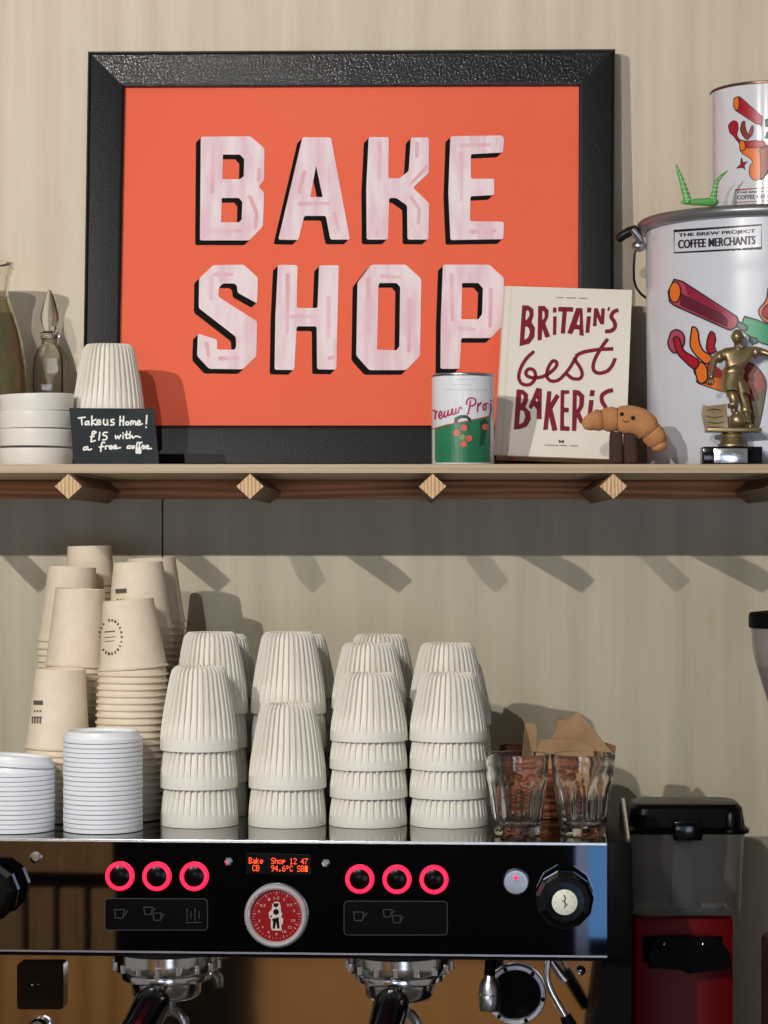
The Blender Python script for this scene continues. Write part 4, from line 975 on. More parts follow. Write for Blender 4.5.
# steel switch and steam knobs
c = ML(516, 881.6); px = ML(517, 881.6).x - c.x
sw = mk('paddle_switch', MB().lathe([(12.8 * px, 0), (12.8 * px, .004), (11.8 * px, .0055), (10.4 * px, .0056), (10, .0056)] [:4] + [(.0004, .0054)], 48, c, axis=A_), m_satin)
lp = MB().lathe([(2.2 * px, .0054), (1.6 * px, .0064), (.0004, .0066)], 20, c + Vector((0, 0, 4.6 * px)), axis=A_); lp.xf(W(em)); make('indicator_lamp', lp, m_glow, sw)
for kx, ky, vis in ((564.6, 896, True), (-4.5, 888.5, False)):
    c = ML(kx, ky); px = ML(kx + 1, ky).x - c.x; N = 11
    m = MB(); rg = []
    for r_, d_ in ((15, 0), (15, .010), (24.5, .0125), (28.8, .020), (29.0, .031), (25.5, .0405), (20, .0438), (13.2, .0440)):
        rg.append(m.ring([c + Vector((r_ * px * math.cos(2 * PI * k / N + .1) , -d_, r_ * px * math.sin(2 * PI * k / N + .1))) for k in range(N)]))
    for a_, b_ in zip(rg, rg[1:]): m.bridge(a_, b_)
    m.f.append(tuple(rg[-1]))
    kb = mk('steam_knob', m, m_plastic, 12)
    cc_ = c + Vector((0, -.044, 0))
    cm = MB().lathe([(12.6 * px, -.001), (12.6 * px, .0008), (11.8 * px, .0014), (.0004, .0014)], 40, cc_, axis=A_); cm.xf(W(em)); make('knob_cap', cm, m_capw, kb)
    if vis:
        kp0 = plane_proj(W(em) @ (cc_ + Vector((0, -.0014, 0))), n_); ik = Ink(kp0, .0003)
        w_ = W(em) @ (cc_ + Vector((0, -.0014, 0))); ux = CX + w_.x / (w_.y + D0) * F; uy = CY - (w_.z - ZC) / (w_.y + D0) * F
        ik.stroke([(ux - .6, uy - 7), (ux + .8, uy - 4), (ux - .6, uy - 1), (ux + 1.2, uy + 1.6), (ux, uy + 5)], 1.4, sm=3); ik.stroke([(ux - 2.4, uy - 2), (ux + 3, uy + 3)], .9)
        for k in range(10): a_ = 2 * PI * k / 10; ik.stroke([(ux + 9.6 * math.cos(a_), uy + 9.6 * math.sin(a_)), (ux + 10.8 * math.cos(a_), uy + 10.8 * math.sin(a_))], .5, caps=False)
        ik.done('cap_emblem', m_olive, kb)
# things on the backsplash
bp0 = plane_proj(W(em) @ Vector((0, YB, 0)), n_)
def BL_(x, y, d=0.0): return EI @ bp0(x, y, d)
m = MB(); r_ = rounded([(17, 963), (63.5, 963), (63.5, 1009.5), (17, 1009.5)], 4, 4)
m.prism([BL_(p.x, p.y, .012) for p in r_], (0, .0118, 0)); mk('rocker_switch', m, m_plastic, 20)
for x, y, q_ in ((32, 984.5, 2), (38, 984, 1.2)): mk('switch_lamp', MB().ball(BL_(x, y, .012), q_ * .0011, 12, 8), m_chrome)
c = BL_(40, 1028); px = BL_(41, 1028).x - c.x
mk('power_knob', MB().lathe([(11 * px, .0005), (11 * px, .012), (9 * px, .015), (8 * px, .013), (.0004, .012)], 32, c, axis=A_), m_chrome)
c = BL_(516, 993.5); px = BL_(517, 993.5).x - c.x
bw = mk('boiler_flange', MB().lathe([(30 * px, .0004), (30 * px, .008), (29 * px, .0095), (25.4 * px, .0095), (24.6 * px, .008), (24.4 * px, .002)], 64, c, axis=A_), bpy.data.materials['bezel_steel'])
bd = MB().lathe([(24.5 * px, .003), (16 * px, .0035), (.0004, .0038)], 48, c, axis=A_); bd.xf(W(em)); make('boiler_plate', bd, m_plasticm, bw)
for k in range(6):
    a_ = math.radians(52 + 60 * k); bb = MB().lathe([(2.1 * px, .0095), (2.1 * px, .0125), (.0004, .0128)], 6, c + Vector((27.2 * px * math.cos(a_), 0, 27.2 * px * math.sin(a_))), axis=A_); bb.xf(W(em)); make('bolt', bb, m_plasticm, bw, ang=20)
c = BL_(580.7, 970.5); mk('screw', MB().lathe([(5 * px, .0004), (4.6 * px, .004), (2.4 * px, .006), (.0004, .006)], 24, c, axis=A_), m_chrome)
# hot water spout and steam wand
def IM(px_, py_, dep):          # point whose machine depth is dep
    pr = plane_proj(W(em) @ Vector((0, dep, 0)), n_); return EI @ pr(px_, py_)
dS = .06
a_, b_ = IM(491.5, 950, dS), IM(489.5, 975, dS); k_ = IM(1, 0, dS).x - IM(0, 0, dS).x
wsp = mk('water_spout', MB().tube([a_ + Vector((0, 0, .004)), a_, b_], 5.5 * k_, 20), m_plasticm)
zz = lambda y: IM(489.5, y, dS).z
nz = MB().lathe([(3 * k_, zz(970)), (5 * k_, zz(973)), (5 * k_, zz(976)), (8.5 * k_, zz(981)), (10.4 * k_, zz(988)), (11.0 * k_, zz(993.5)), (10.3 * k_, zz(994.5)), (10.6 * k_, zz(995)), (10.0 * k_, zz(1008)), (9.2 * k_, zz(1010.5)), (6 * k_, zz(1010.5))], 32, (IM(489.5, 980, dS).x, dS, 0), cap0=True, cap1=True)
nz.xf(W(em)); make('nozzle', nz, m_satin, wsp)
dW = .03
wp = [IM(x, y, dW) for x, y in smooth([(549.5, 948), (547.5, 965), (547, 978), (550.5, 990), (558, 1004), (566, 1018), (569, 1023)], 4)]
stw = mk('steam_wand', MB().tube(wp, 3.4 * k_, 16), m_chrome)
tp_ = MB().tube([IM(565, 1016, dW), IM(569.5, 1024, dW), IM(580, 1042, dW), IM(589, 1058, dW)], [5.6 * k_, 6.4 * k_, 6.4 * k_, 5.2 * k_], 16); tp_.xf(W(em)); make('rubber_grip', tp_, m_plasticm, stw)
mk('wand_joint', MB().tube([IM(552, 962, .05), IM(560, 974, .05), IM(566, 981, .05)], [3.5 * k_, 4.4 * k_, 4.2 * k_], 14), m_satin)
# cup rail at the right end
gz = zTop + .0016
ge = [Vector((xRR - .004, .004, gz)), Vector((xRR - .004, .23, gz)), Vector((xRR - .004, .23, gz + .018)), Vector((xRR - .004, .20, gz + .018))]
mk('rail_plate', MB().prism(ge, (-.004, 0, 0)), m_plasticm, 20)
mk('rail_edge', MB().tube([ge[0] + Vector((0, -.001, .002)), ge[3] + Vector((0, 0, .002)), ge[2] + Vector((0, 0, .002))], .0022, 10), m_chrome)
# group heads
groups = []
for gx, gy in ((166.5, 956), (399.5, 957.5)):
    dG = .045; k_ = IM(gx + 1, gy, dG).x - IM(gx, gy, dG).x; c0 = IM(gx, gy, dG); zz = lambda y: IM(gx, y, dG).z
    gp = [(30, 954), (30, 958.5)]
    m = MB().lathe([(.0005, zBot - .0062), (51.5 * k_, zBot - .0062), (51.5 * k_, zz(gy + 3)), (51.5 * k_, zz(gy + 10)), (50 * k_, zz(gy + 13)), (46 * k_, zz(gy + 14)), (45 * k_, zz(gy + 15)), (.0005, zz(gy + 15))], 14 * 4, (c0.x, dG, 0))
    gh = mk('group_head', m, m_chrome, 30)
    lug = MB()
    for k in range(16):
        a_ = 2 * PI * k / 16; R_ = 51.6 * k_
        cx_, cy_ = c0.x + R_ * math.cos(a_), dG + R_ * math.sin(a_)
        lug.tube([(cx_, cy_, zz(gy + 3)), (cx_, cy_, zz(gy + 11))], 3.0 * k_, 8)
    lug.xf(W(em)); make('collar_ribs', lug, m_chrome, gh)
    groups.append((gx, gy, dG, k_, c0))
tag(em, 'two-group espresso machine with polished front, red-lit buttons and red gauge', 'espresso machine')
# portafilters, locked into the groups
for i, (gx, gy, dG, k_, c0) in enumerate(groups):
    zz = lambda y: IM(gx, y, dG).z
    base = W(em) @ Vector((c0.x, dG, zz(gy + 40)))
    pt = empty('portafilter', base)
    def mkp(name, mb, m, ang=40): mb.xf(W(em)); return make(name, mb, m, pt, ang)
    mkp('basket', MB().lathe([(44 * k_, zz(gy + 15.4)), (44.5 * k_, zz(gy + 17)), (44 * k_, zz(gy + 21.5)), (40.5 * k_, zz(gy + 23.5)), (34.5 * k_, zz(gy + 24.5)), (34 * k_, zz(gy + 36)), (31 * k_, zz(gy + 40)), (24 * k_, zz(gy + 42)), (.0005, zz(gy + 42))], 56, (c0.x, dG, 0), cap0=True), m_chrome)
    h0 = Vector((c0.x - 2 * k_, dG - 36 * k_, zz(gy + 30))); ang_ = (-.16, -.10)[i]
    dirv = Vector((math.sin(ang_), -math.cos(ang_), -.42)).normalized()
    mkp('neck', MB().tube([h0 + dirv * -.006, h0 + dirv * .006, h0 + dirv * .022], [9 * k_, 8 * k_, 7 * k_], 18), m_chrome)
    L_ = .125
    mkp('handle', MB().tube([h0 + dirv * t for t in (.012, .016, .024, .045, .075, .105, .122, .130)], [v * k_ for v in (12, 17, 18.5, 17.5, 17, 19, 18.5, 10)], 24), m_plastic)
    s0 = Vector((c0.x + 4 * k_, dG, zz(gy + 41.5)))
    mkp('spout', MB().tube([s0, s0 + Vector((0, 0, -13 * k_))], [6 * k_, 5 * k_], 16), m_satin)
    for sg in (-1, 1):
        mkp('spout_arm', MB().tube([s0 + Vector((0, 0, -12 * k_)), s0 + Vector((sg * 8 * k_, -2 * k_, -15 * k_)), s0 + Vector((sg * 14 * k_, -4 * k_, -22 * k_)), s0 + Vector((sg * 15 * k_, -4 * k_, -32 * k_))], [5 * k_, 5.2 * k_, 5 * k_, 4.4 * k_], 14), m_satin)
    tag(pt, ('black-handled portafilter locked in the left group, below the three left buttons', 'black-handled portafilter locked in the right group, below the three right buttons')[i], 'portafilter', 'portafilters locked in the machine')

# ================================================================ ribbed cups on the machine
GRP = 'ribbed cups upside down on the espresso machine'
ZM = ZT + .0004
cup_stack(199.5, 2.03, 3, big0, .0425, ZM, 'in the front stack nearest the paper cups', GRP)
cup_stack(287.7, 2.03, 2, big0, .0425, ZM, 'in the lowest front stack, only two cups', GRP)
cup_stack(368.5, 2.03, 4, sml0, .0320, ZM, 'in the front stack, third from the paper cups', GRP)
cup_stack(448.5, 2.03, 4, sml0, .0320, ZM, 'in the front stack beside the left glass', GRP)
cup_stack(210.5, 2.125, 4, big0, .0400, ZM, 'in the second row, leftmost stack', GRP)
cup_stack(288.7, 2.125, 4, big0, .0400, ZM, 'in the second row, behind the lowest stack', GRP)
cup_stack(369.5, 2.125, 5, sml0, .0314, ZM, 'in the second row, third stack', GRP)
cup_stack(447, 2.125, 5, sml0, .0314, ZM, 'in the second row, nearest the glasses', GRP)
cup_stack(221, 2.22, 5, sml0, .0330, ZM, 'in the rear row, leftmost stack', GRP)
cup_stack(299.5, 2.22, 5, sml0, .0330, ZM, 'in the rear row, second stack', GRP)
cup_stack(380, 2.22, 5, sml0, .0330, ZM, 'in the rear row, third stack', GRP)
cup_stack(455, 2.22, 4, sml0, .0330, ZM, 'in the rear row, nearest the glasses', GRP)

# ================================================================ paper cups
m_paper = mat('paper_cup_cream', (230, 217, 196), 0.7, var=((223, 208, 185), 60, (1, 1, 1), .35, .7)); m_stamp = mat('stamp_print', (92, 82, 72), .7)
def paper_cup(h, rt, rb):
    """upside down: rolled rim (rt) at z=0, base (rb) at z=h"""
    pr = [(rt - .0004, .0002), (rt + .0012, .0003), (rt + .0020, .0016), (rt + .0012, .0030), (rt - .0002, .0034)]
    for k in range(1, 9): pr.append((rt - .0006 + (rb - rt + .0006) * k / 8, .0034 + (h - .0034) * k / 8))
    pr += [(rb - .0002, h + .0001), (rb - .0006, h - .0001), (rb - .0007, h - .006), (.0005, h - .006)]
    m = MB().lathe(pr, 56)
    i0 = len(m.v); m.lathe([(rt - .0007, .0002), (rt - .0010, .0034), (rb + (rt - rb) / h * .0072 - .0006, h - .0072), (.0005, h - .0072)], 56)
    m.bridge(list(range(i0, i0 + 56)), list(range(0, 56))); return m
specs = {'A': (.080, .0392, .0292), 'B': (.092, .0368, .0287), 'C': (.050, .0312, .0270), 'a': (.066, .0392, .0255), 'b': (.074, .0368, .0255), 'c': (.042, .0312, .0245)}
protos = {k: make('paper_cup', paper_cup(*v), m_paper, ang=50) for k, v in specs.items()}
pu = {k: False for k in specs}
GP = 'paper cups upside down on the espresso machine'
def paper_stack(kind, Y, base_px, top_px, rim_y, pitch, where, tilt_top, top_kind=None, lean=None):
    zr = ZC - (rim_y - CY) * SP(Y); n = max(1, round((zr - ZM) / pitch)); pit = (zr - ZM) / n
    x0, x1 = P(base_px, 0, Y).x, P(top_px, 0, Y).x; tl = math.atan2(x1 - x0, zr - ZM)
    tops = None
    for k in range(n + 1):
        kd = kind if k == n else kind.lower()
        if not pu[kd]: pu[kd] = True; o = protos[kd]
        else: o = dup(protos[kd], (0, 0, 0))
        t = k / n; o.location = (x0 + (x1 - x0) * t + (random.uniform(-.0001, .0001) if k < n else 0), Y, ZM + pit * k)
        o.rotation_euler = (0, math.radians(tilt_top) if k == n else 0.0, random.uniform(0, 6) if k < n else 0)
        pos = ORD[n - k]
        lab = ('topmost paper cup of ' if k == n else 'lowest paper cup of ' if k == 0 else pos + ' paper cup down in ') + where
        tag(o, lab, 'paper cup', GP)
        if k == n: tops = o
    EMP[tops.name] = Matrix.LocRotScale(tops.location, tops.rotation_euler, None); return tops
s1 = paper_stack('B', 2.065, 59, 57.5, 748.5, .0078, 'the short stack behind the two lid stacks', 2.2)
s5 = paper_stack('A', 2.08, 126, 133.3, 668.5, .0078, 'the tall stack beside the ribbed cups', -4.2)
s2 = paper_stack('B', 2.143, 73, 76.5, 666.5, .0078, 'the second stack at left, behind the short one', 2.6)
s3 = paper_stack('B', 2.222, 66, 68, 642, .0078, 'the third stack at left, outermost rims showing', 3.2)
s4 = paper_stack('C', 2.295, 91, 90.5, 586, .0078, 'the rearmost stack, highest of all paper stacks', -1.5)
s6 = paper_stack('A', 2.168, 139, 140, 629, .0078, 'the stack just behind the round-stamped cup', -1.5)
s7 = paper_stack('A', 2.256, 152.5, 153.2, 623, .0078, 'the rear right stack against the ribbed cups', -1.5)
def cone_proj(o, kind):
    h, rt, rb = specs[kind]; M = EMP[o.name]; Mi = M.inverted()
    def f(px, py, d=0.0):
        r = Vector(((px - CX) / F, 1.0, -(py - CY) / F)); a = Mi @ Vector((0, -D0, ZC)); b = (Mi.to_3x3() @ r)
        k0 = (rb - rt) / h
        # |xy|^2 = (rt + k0 z + d)^2
        A = b.x ** 2 + b.y ** 2 - (k0 * b.z) ** 2; q = rt + d + k0 * a.z; B = 2 * (a.x * b.x + a.y * b.y - q * k0 * b.z); C_ = a.x ** 2 + a.y ** 2 - q * q
        t = (-B - math.sqrt(max(B * B - 4 * A * C_, 0))) / (2 * A); return M @ (a + b * t)
    return f
ik = Ink(cone_proj(s5, 'A'), .0005, sub=3); cx_, cy_ = 110.5, 637
for k in range(22):
    if k in (9, 10, 15): continue
    a_ = 2 * PI * k / 22; ca, sa = math.cos(a_), math.sin(a_)
    ik.stroke([(cx_ + 10.2 * ca, cy_ + 15.5 * sa), (cx_ + 12.2 * ca, cy_ + 18.3 * sa)], 1.6 if k % 3 else 2.2, caps=False)
for y, a_, b_ in ((632, 104.5, 115), (637.5, 104, 115.5), (641.5, 104.5, 114)): ik.stroke([(a_, y), (b_, y - .8)], 1.1 if y < 635 else .6, caps=False)
ik.done('round_stamp', m_stamp, s5)
ik = Ink(cone_proj(s1, 'B'), .0005, sub=3)
ik.stroke([(33.4, 702.5), (42.8, 702.8)], 4.4, caps=False)
for x in (34, 36.8, 39.6): ik.stroke([(x, 711), (x + 1.5, 711.2)], 1.8, caps=False)
for x, w_ in ((32.5, 1.8), (35, 2), (37.6, 2), (40.4, 2.2)): ik.stroke([(x, 716.5), (x - .3, 723.5)], w_ * .7, caps=False)
ik.stroke([(32, 717), (42, 717.4)], 1, caps=False); ik.done('block_print', m_stamp, s1)
ik = Ink(cone_proj(s6, 'A'), .0005, sub=3); ik.stroke([(115.4, 591.4), (126.6, 590.6)], 4.6, caps=False)
for x in (116.5, 120, 123): ik.stroke([(x, 600), (x + 2, 599.8)], 2, caps=False)
ik.done('block_print', m_stamp, s6)
for o, base, lab in ((s5, 0, 'top paper cup with a round stamp, on the tall stack beside the ribbed cups'), (s1, 0, 'printed paper cup on top of the short stack behind the two lid stacks'), (s6, 0, 'printed paper cup on top of the stack just behind the round-stamped cup')): o['label'] = lab

# ================================================================ plastic lids
m_lid = mat('lid_white', (236, 240, 246), 0.38)
def lid_mesh():
    pr = [(.0428, 0), (.0437, .0001), (.0440, .0004), (.0440, .0041), (.0436, .0045), (.0419, .0046), (.0412, .0058), (.0403, .0092), (.0398, .0112), (.0380, .0120), (.0366, .0112), (.0356, .0084), (.0005, .0082)]
    m = MB().lathe(pr, 64); i0 = len(m.v)
    m.lathe([(.0430, 0), (.0430, .0038), (.0409, .0040), (.0406, .0056), (.0396, .0090), (.0390, .0104), (.0380, .0108), (.0370, .0104), (.0360, .0076), (.0005, .0074)], 64)
    m.bridge(list(range(i0, i0 + 64)), list(range(64))); return m
lid0 = make('cup_cover', lid_mesh(), m_lid, ang=40); lu = False
def lid_stack(px, Y, n, pitch, where, tilt_top=0.0, lift=0.0):
    global lu
    for k in range(n):
        o = lid0 if not lu else dup(lid0, (0, 0, 0)); lu = True
        o.location = (P(px, 0, Y).x + random.uniform(-.0003, .0003), Y + random.uniform(-.0003, .0003), ZM + k * pitch + (lift if k == n - 1 else 0)); o.rotation_euler = (random.uniform(-.003, .003), math.radians(tilt_top) if k == n - 1 else random.uniform(-.003, .003), random.uniform(0, 6))
        if k in (0, n - 1): o.rotation_euler.x = 0
        if k == 0: o.rotation_euler.y = 0
        tag(o, ('top' if k == n - 1 else 'bottom' if k == 0 else ORD[n - 1 - k]) + ' white plastic lid' + ('' if k in (0, n - 1) else ' from the top') + ' in ' + where, 'lid', 'stacked white cup lids')
lid_stack(103, 1.978, 20, .0052, 'the taller stack of lids')
lid_stack(15, 1.978, 14, .0052, 'the lower stack of lids', 4.5, .004)

# ================================================================ drinking glasses
m_gl = mat('drinking_glass', (255, 255, 255), 0.01, trans=1.0, ior=1.47)
def tumbler(H, rt, rb, nf=9):
    N = nf * 12; out = [(0.0, .90), (.012, .985), (.04, 1.0), (.12, 1.0), (.25, 1.0), (.4, 1.0), (.55, 1.0), (.66, 1.0), (.72, 1.0), (.80, 1.0), (.9, 1.0), (.985, 1.0), (1.0, .985)]
    m = MB()
    def prof(v): return rb + (rt - rb) * (v ** .85)
    def fl(v): return 0.0 if v < .03 else max(0.0, min(1, (v - .03) / .1)) * max(0.0, 1 - max(0, (v - .58)) / .10)
    def rf(t, k, r):
        v = out[k][0]; g = abs(math.cos(nf * t / 2)) ** 1.0
        bulge = .0012 * math.exp(-((v - .70) / .05) ** 2)
        return r - .0022 * fl(v) * g + bulge
    m.lathe([(prof(v) * q, H * v) for v, q in out], N, rf=rf)
    top = list(range(len(m.v) - N, len(m.v)))
    inn = [(prof(1.0) * .985 - .0022, H * .999)] + [(prof(v) - (.0026 + .0016 * (1 - v)), H * v) for v in (.95, .8, .65, .5, .35, .2, .14)] + [(prof(.1) * .75, H * .105), (prof(.1) * .4, H * .098), (.0006, H * .097)]
    i0 = len(m.v); m.lathe(inn, N); m.bridge(top, list(range(i0, i0 + N)))
    m.f.append(tuple(range(len(m.v) - N, len(m.v))))
    b = m.ring([(prof(0) * .6 * math.cos(2 * PI * i / N), prof(0) * .6 * math.sin(2 * PI * i / N), .0025) for i in range(N)])
    m.bridge(list(range(N)), b); m.f.append(tuple(b)); return m
m_resid = mat('residue', (196, 182, 120), .1, trans=.85, ior=1.36)
gy_ = 1.932; g0 = None
for px, lab in ((517.2, 'fluted drinking glass beside the ribbed cups, left of the pair'), (583, 'fluted drinking glass at the machine right end, right of the pair')):
    c = P(px, 0, gy_)
    if g0 is None:
        g0 = make('drinking_glass', tumbler(.0888, .0356, .0245), m_gl, ang=50)
        o = g0
    else: o = dup(g0, (0, 0, 0))
    o.location = (c.x, gy_, ZM); o.rotation_euler = (0, 0, .2 if px < 540 else .55); tag(o, lab, 'glass', 'fluted drinking glasses on the machine')

# ================================================================ basket of cup sleeves behind the glasses
m_wick = mat('wicker_brown', (112, 62, 40), .6, var=((150, 86, 52), 30, (1, 1, 4), .35, .7)); m_kraft = mat('kraft_card', (166, 134, 98), .8, var=((150, 118, 84), 40, (1, 1, 1), .35, .7)); m_kraft2 = mat('kraft_dark', (128, 92, 62), .8)
Yk = 2.12; bx_ = P(541, 0, Yk).x
wb = empty('woven_basket', (bx_, Yk, ZM))
def wk(z0, r, k, ph):
    N = 96; return [Vector((bx_ + 1.0 * (r + .0016 * math.sin(14 * 2 * PI * i / N + ph)) * math.cos(2 * PI * i / N), Yk + .85 * (r + .0016 * math.sin(14 * 2 * PI * i / N + ph)) * math.sin(2 * PI * i / N), z0)) for i in range(N + 1)]
nr = 7
for k in range(nr):
    z0 = ZM + .0045 + k * .0082; make('woven_band', MB().tube(wk(z0, .047 + .0006 * k, k, PI * (k % 2)), .0044, 8, caps=False), m_wick, wb)
make('floor_disc', MB().lathe([(.0005, ZM + .0005), (.044, ZM + .0005), (.044, ZM + .003), (.0005, ZM + .003)], 40, (bx_, Yk, 0)), m_wick, wb)
tag(wb, 'brown woven basket behind the two drinking glasses', 'basket')
zk = lambda y, Yd: ZC - (y - CY) * SP(Yd)
def sleeve(pts, Yd, dep, lab, m, curl=0.0):
    """a flattened folded card sleeve: two layers with rounded fold, standing in the basket"""
    mb = MB(); pv = [P(x, y, Yd) for x, y in pts]
    low = [P(x, y, Yd) for x, y in pts]
    mb.prism(pv, (0, dep, 0)); o = make('cup_sleeve', mb, m, ang=20, origin=(pv[0].x, Yd, pv[0].z))
    return tag(o, lab, 'cup sleeve', 'card cup sleeves standing in the basket')
sleeve([(535.5, 752), (541, 739.5), (570, 738.5), (583, 741), (597, 751), (588, 790), (545, 790)], 2.090, .004, 'pale kraft card sleeve in front, flat edge just above the glasses', m_kraft)
sleeve([(548, 742), (560, 727), (577.5, 711.5), (592, 727), (612, 752), (596, 790), (556, 790)], 2.112, .004, 'kraft card sleeve with the pointed top corner, highest in the basket', m_kraft)
sleeve([(598, 752), (604, 742), (616, 746), (615, 756), (606, 790), (596, 790)], 2.118, .003, 'small dark card sleeve corner leaning at the right of the basket', m_kraft2)
sleeve([(522, 754), (525, 723), (533, 723), (537, 727), (535, 790), (524, 790)], 2.124, .003, 'narrow upright kraft sleeve at the left side of the basket', m_kraft)
def curl_sleeve(cx, cy, w, h, Yd, lab, m):
    c = P(cx, cy, Yd); mb = MB(); rx, rz, hh = w / 2 * SP(Yd), .006, h * SP(Yd)
    N = 32; tp1 = []; bt = []; tpi = []; bti = []
    for i in range(N):
        a_ = 2 * PI * i / N; q = Vector((rx * math.cos(a_), .8 * rx * math.sin(a_), 0)); sh_ = Vector((.25 * hh, 0, 0))
        tp1.append(c + q + sh_); bt.append(c + q * .9 - Vector((0, 0, hh))); tpi.append(c + q * .93 + sh_); bti.append(c + q * .83 - Vector((0, 0, hh)))
    a_, b_, d_, e_ = mb.ring(tp1), mb.ring(bt), mb.ring(tpi), mb.ring(bti)
    mb.bridge(a_, b_); mb.bridge(b_, e_); mb.bridge(e_, d_); mb.bridge(d_, a_)
    o = make('cup_sleeve', mb, m, ang=40, origin=(c.x, Yd, c.z)); return tag(o, lab, 'cup sleeve', 'card cup sleeves standing in the basket')
curl_sleeve(553, 719, 24, 62, 2.142, 'open round kraft sleeve curling behind the pointed one', m_kraft)
curl_sleeve(505, 745, 30, 40, 2.15, 'dark brown sleeve lying low, between ribbed cups and basket', mat('sleeve_dark_red', (84, 44, 34), .8))

# ================================================================ red appliance with smoky box (right of the machine)
m_red = mat('red_enamel', (128, 3, 9), 0.4, spec=.2); m_smoke = mat('smoky_plastic', (205, 204, 202), .15, trans=.9, ior=1.15); m_blk = mat('gloss_black', (6, 6, 8), .3, spec=.15)
Yr = 2.19; kx = lambda x, Yd=Yr: P(x, 0, Yd).x; kz = lambda y, Yd=Yr: P(0, y, Yd).z
ra = empty('countertop_brewer', (kx(684), 2.29, ZK))
zb_ = kz(917)
make('body', MB().box(kx(634), kx(734), Yr, Yr + .075, ZK + .0004, zb_, .006), m_red, ra)
hx = MB(); hx.box(kx(643), kx(722), Yr - .004, Yr - .0003, kz(962), kz(936), .001); make('handle_recess', hx, m_plasticm, ra)
hd_ = MB(); hq = [(645, 946), (655, 950.5), (686, 951.5), (716, 951), (727, 948), (730, 955), (730, 969.5), (700, 972.5), (690, 974), (680, 970), (653, 968)]
hd_.prism([P(x, y, Yr - .030) for x, y in hq], (0, .014, 0)); hd_.box(kx(648), kx(656), Yr - .018, Yr - .0042, kz(966), kz(948)); hd_.box(kx(716), kx(726), Yr - .018, Yr - .0042, kz(966), kz(950))
hd_.prism([P(x, y, Yr - .029) for x, y in ((648, 944), (662, 937.5), (716, 938), (727, 948), (716, 951), (655, 950.5))], (0, .012, 0))
make('drawer_handle', hd_, m_plasticm, ra, ang=20)
for x in (664, 703): make('screw', MB().ball(P(x, 944, Yr - .0305), .0022, 12, 8), m_chrome, ra)
x0, x1 = 632, 742; Yc = Yr - .012
bxm = MB(); 
def rrect(x0, x1, y0, y1, r, n=6):
    out = []
    for (cx_, cy_, a0) in ((x1 - r, y1 - r, 0), (x0 + r, y1 - r, 90), (x0 + r, y0 + r, 180), (x1 - r, y0 + r, 270)):
        for k in range(n + 1): a_ = math.radians(a0 + 90 * k / n); out.append((cx_ + r * math.cos(a_), cy_ + r * math.sin(a_)))
    return out
rg = []
for z, e, in_ in ((kz(915), -.003, 0), (kz(913), 0, 0), (kz(840), .003, 0), (kz(832), .004, 0), (kz(832), .0015, 1), (kz(840), .0005, 1), (kz(911), -.0025, 1)):
    rg.append(bxm.ring([(x, y, z) for x, y in rrect(kx(x0) - e, kx(x1) + e, Yc - e, Yr + .07 + e * .2, .018)]))
for a_, b_ in zip(rg, rg[1:]): bxm.bridge(a_, b_)
bxm.f.append(tuple(rg[0])); bxm.f.append(tuple(rg[-1])); make('smoky_box', bxm, m_smoke, ra, ang=40)
lm = MB(); rg = []
for z, e in ((kz(833) + .0006, .008), (kz(829), .009), (kz(826), .004), (kz(808), .001), (kz(804), -.003), (kz(803), -.008)):
    rg.append(lm.ring([(x, y, z) for x, y in rrect(kx(x0) - e, kx(x1) + e, Yc - e, Yr + .07 + e * .15, .02)]))
for a_, b_ in zip(rg, rg[1:]): lm.bridge(a_, b_)
lm.f.append(tuple(rg[0])); lm.f.append(tuple(rg[-1])); make('lid', lm, m_blk, ra, ang=30)
make('lid_latch', MB().box(kx(671), kx(700), Yc - .017, Yc - .006, kz(838), kz(818), .003), m_plastic, ra)
make('lid_corner', MB().lathe([(.017, kz(830)), (.016, kz(827)), (.0125, kz(825)), (.0115, kz(812)), (.010, kz(810)), (.0005, kz(810))], 32, (kx(731), Yc + .006, 0), cap0=True), m_blk, ra)
make('inner_chute', MB().box(kx(671), kx(693), Yc + .012, Yc + .03, kz(909), kz(834), .004), mat('chute_grey', (150, 152, 154), .35), ra)
make('inner_foot', MB().box(kx(700), kx(728), Yc + .02, Yc + .05, kz(911) + .0003, kz(905), .003), m_satin, ra)
tag(ra, 'red appliance with smoky clear box and black lid, right of the machine', 'appliance')

# ================================================================ grinder cut by the right edge
Yg = 1.98; s = SP(Yg); gx_ = P(804, 0, Yg).x; zz = lambda y: ZC - (y - CY) * s
gd = empty('coffee_grinder', (gx_, Yg, ZK))
m_smk = mat('hopper_smoke', (196, 190, 186), .1, trans=.7, ior=1.15); m_bean = mat('coffee_beans', (44, 26, 18), .5, bump=(150, 1.0, (1, 1, 1)))
hp = [(53 * s, zz(628)), (52 * s, zz(634)), (51.3 * s, zz(648)), (48.5 * s, zz(662)), (33 * s, zz(712)), (22 * s, zz(745)), (20 * s, zz(752))]
make('hopper', shell(hp[::-1], .002, cap=False, c=(gx_, Yg, 0)), m_smk, gd)
make('lid', MB().lathe([(54.5 * s, zz(627.6)), (55 * s, zz(625)), (55 * s, zz(615)), (53.5 * s, zz(612.5)), (40 * s, zz(611)), (.0005, zz(610.5))], 56, (gx_, Yg, 0), cap0=True), m_plasticm, gd)
make('coffee_beans', MB().lathe([(46 * s, zz(666)), (31.5 * s, zz(712)), (20 * s, zz(745))], 48, (gx_, Yg, 0), cap0=True, cap1=True), m_bean, gd)
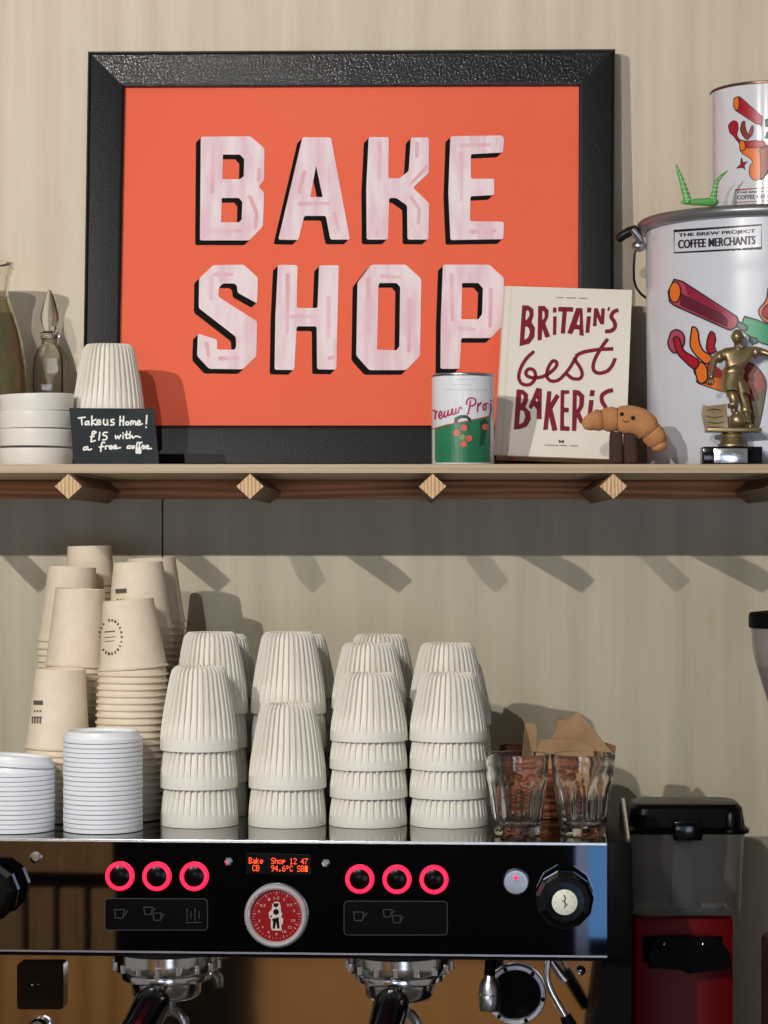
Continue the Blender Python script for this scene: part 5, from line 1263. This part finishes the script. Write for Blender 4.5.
make('collar', MB().lathe([(22 * s, zz(752)), (26 * s, zz(756)), (26 * s, zz(775)), (30 * s, zz(780))], 40, (gx_, Yg, 0), cap0=True, cap1=True), m_plasticm, gd)
make('body', MB().box(gx_ - 16 * s, gx_ + 60 * s, Yg - .06, Yg + .16, zz(955), zz(780), .008), m_plasticm, gd)
make('base', MB().box(gx_ - 22 * s, gx_ + 66 * s, Yg - .1, Yg + .17, ZK + .0004, zz(955.2), .008), mat('grinder_brown', (58, 36, 30), .4), gd)
tag(gd, 'coffee grinder with black-lidded bean hopper, cut by the right edge', 'coffee grinder')

# ================================================================ light
w = bpy.data.worlds.new('world'); SC.world = w; w.use_nodes = True
bg = w.node_tree.nodes['Background']; bg.inputs['Color'].default_value = (*WORLD_C, 1); bg.inputs['Strength'].default_value = WORLD_S
def spot(name, loc, target, power, size, color, angle=78):
    d = bpy.data.lights.new(name, 'SPOT'); d.energy = power; d.shadow_soft_size = size; d.color = color; d.spot_size = math.radians(angle); d.spot_blend = 1.0
    o = bpy.data.objects.new(name, d); COL.objects.link(o); o.location = loc
    o.rotation_euler = (Vector(target) - Vector(loc)).to_track_quat('-Z', 'Y').to_euler(); return o
spot('track_lamp_left', (-1.40, -D0, ZC + .885), (-.05, 2.4, ZC + .42), LA, .014, (1.0, .95, .88))
spot('track_lamp_middle', (-.59, -D0, ZC + .885), (0, 2.4, ZC + .42), LB, .014, (1.0, .95, .89))
spot('added_counter_spot', (-.5, .5, 2.75), (-.7, -1.2, .55), LC, .03, (1.0, .9, .76), 80)  # unseen spot, added to brighten the service counter mirrored in the machine
SC.view_settings.view_transform = 'Standard'; SC.view_settings.look = 'None'; SC.view_settings.exposure = EXPO; SC.view_settings.gamma = 1.0
SC.view_settings.use_curve_mapping = False
SC.cycles.use_denoising = True; SC.cycles.max_bounces = 12; SC.cycles.transmission_bounces = 12; SC.cycles.transparent_max_bounces = 8
SC.cycles.sample_clamp_indirect = 8.0; SC.cycles.caustics_reflective = False
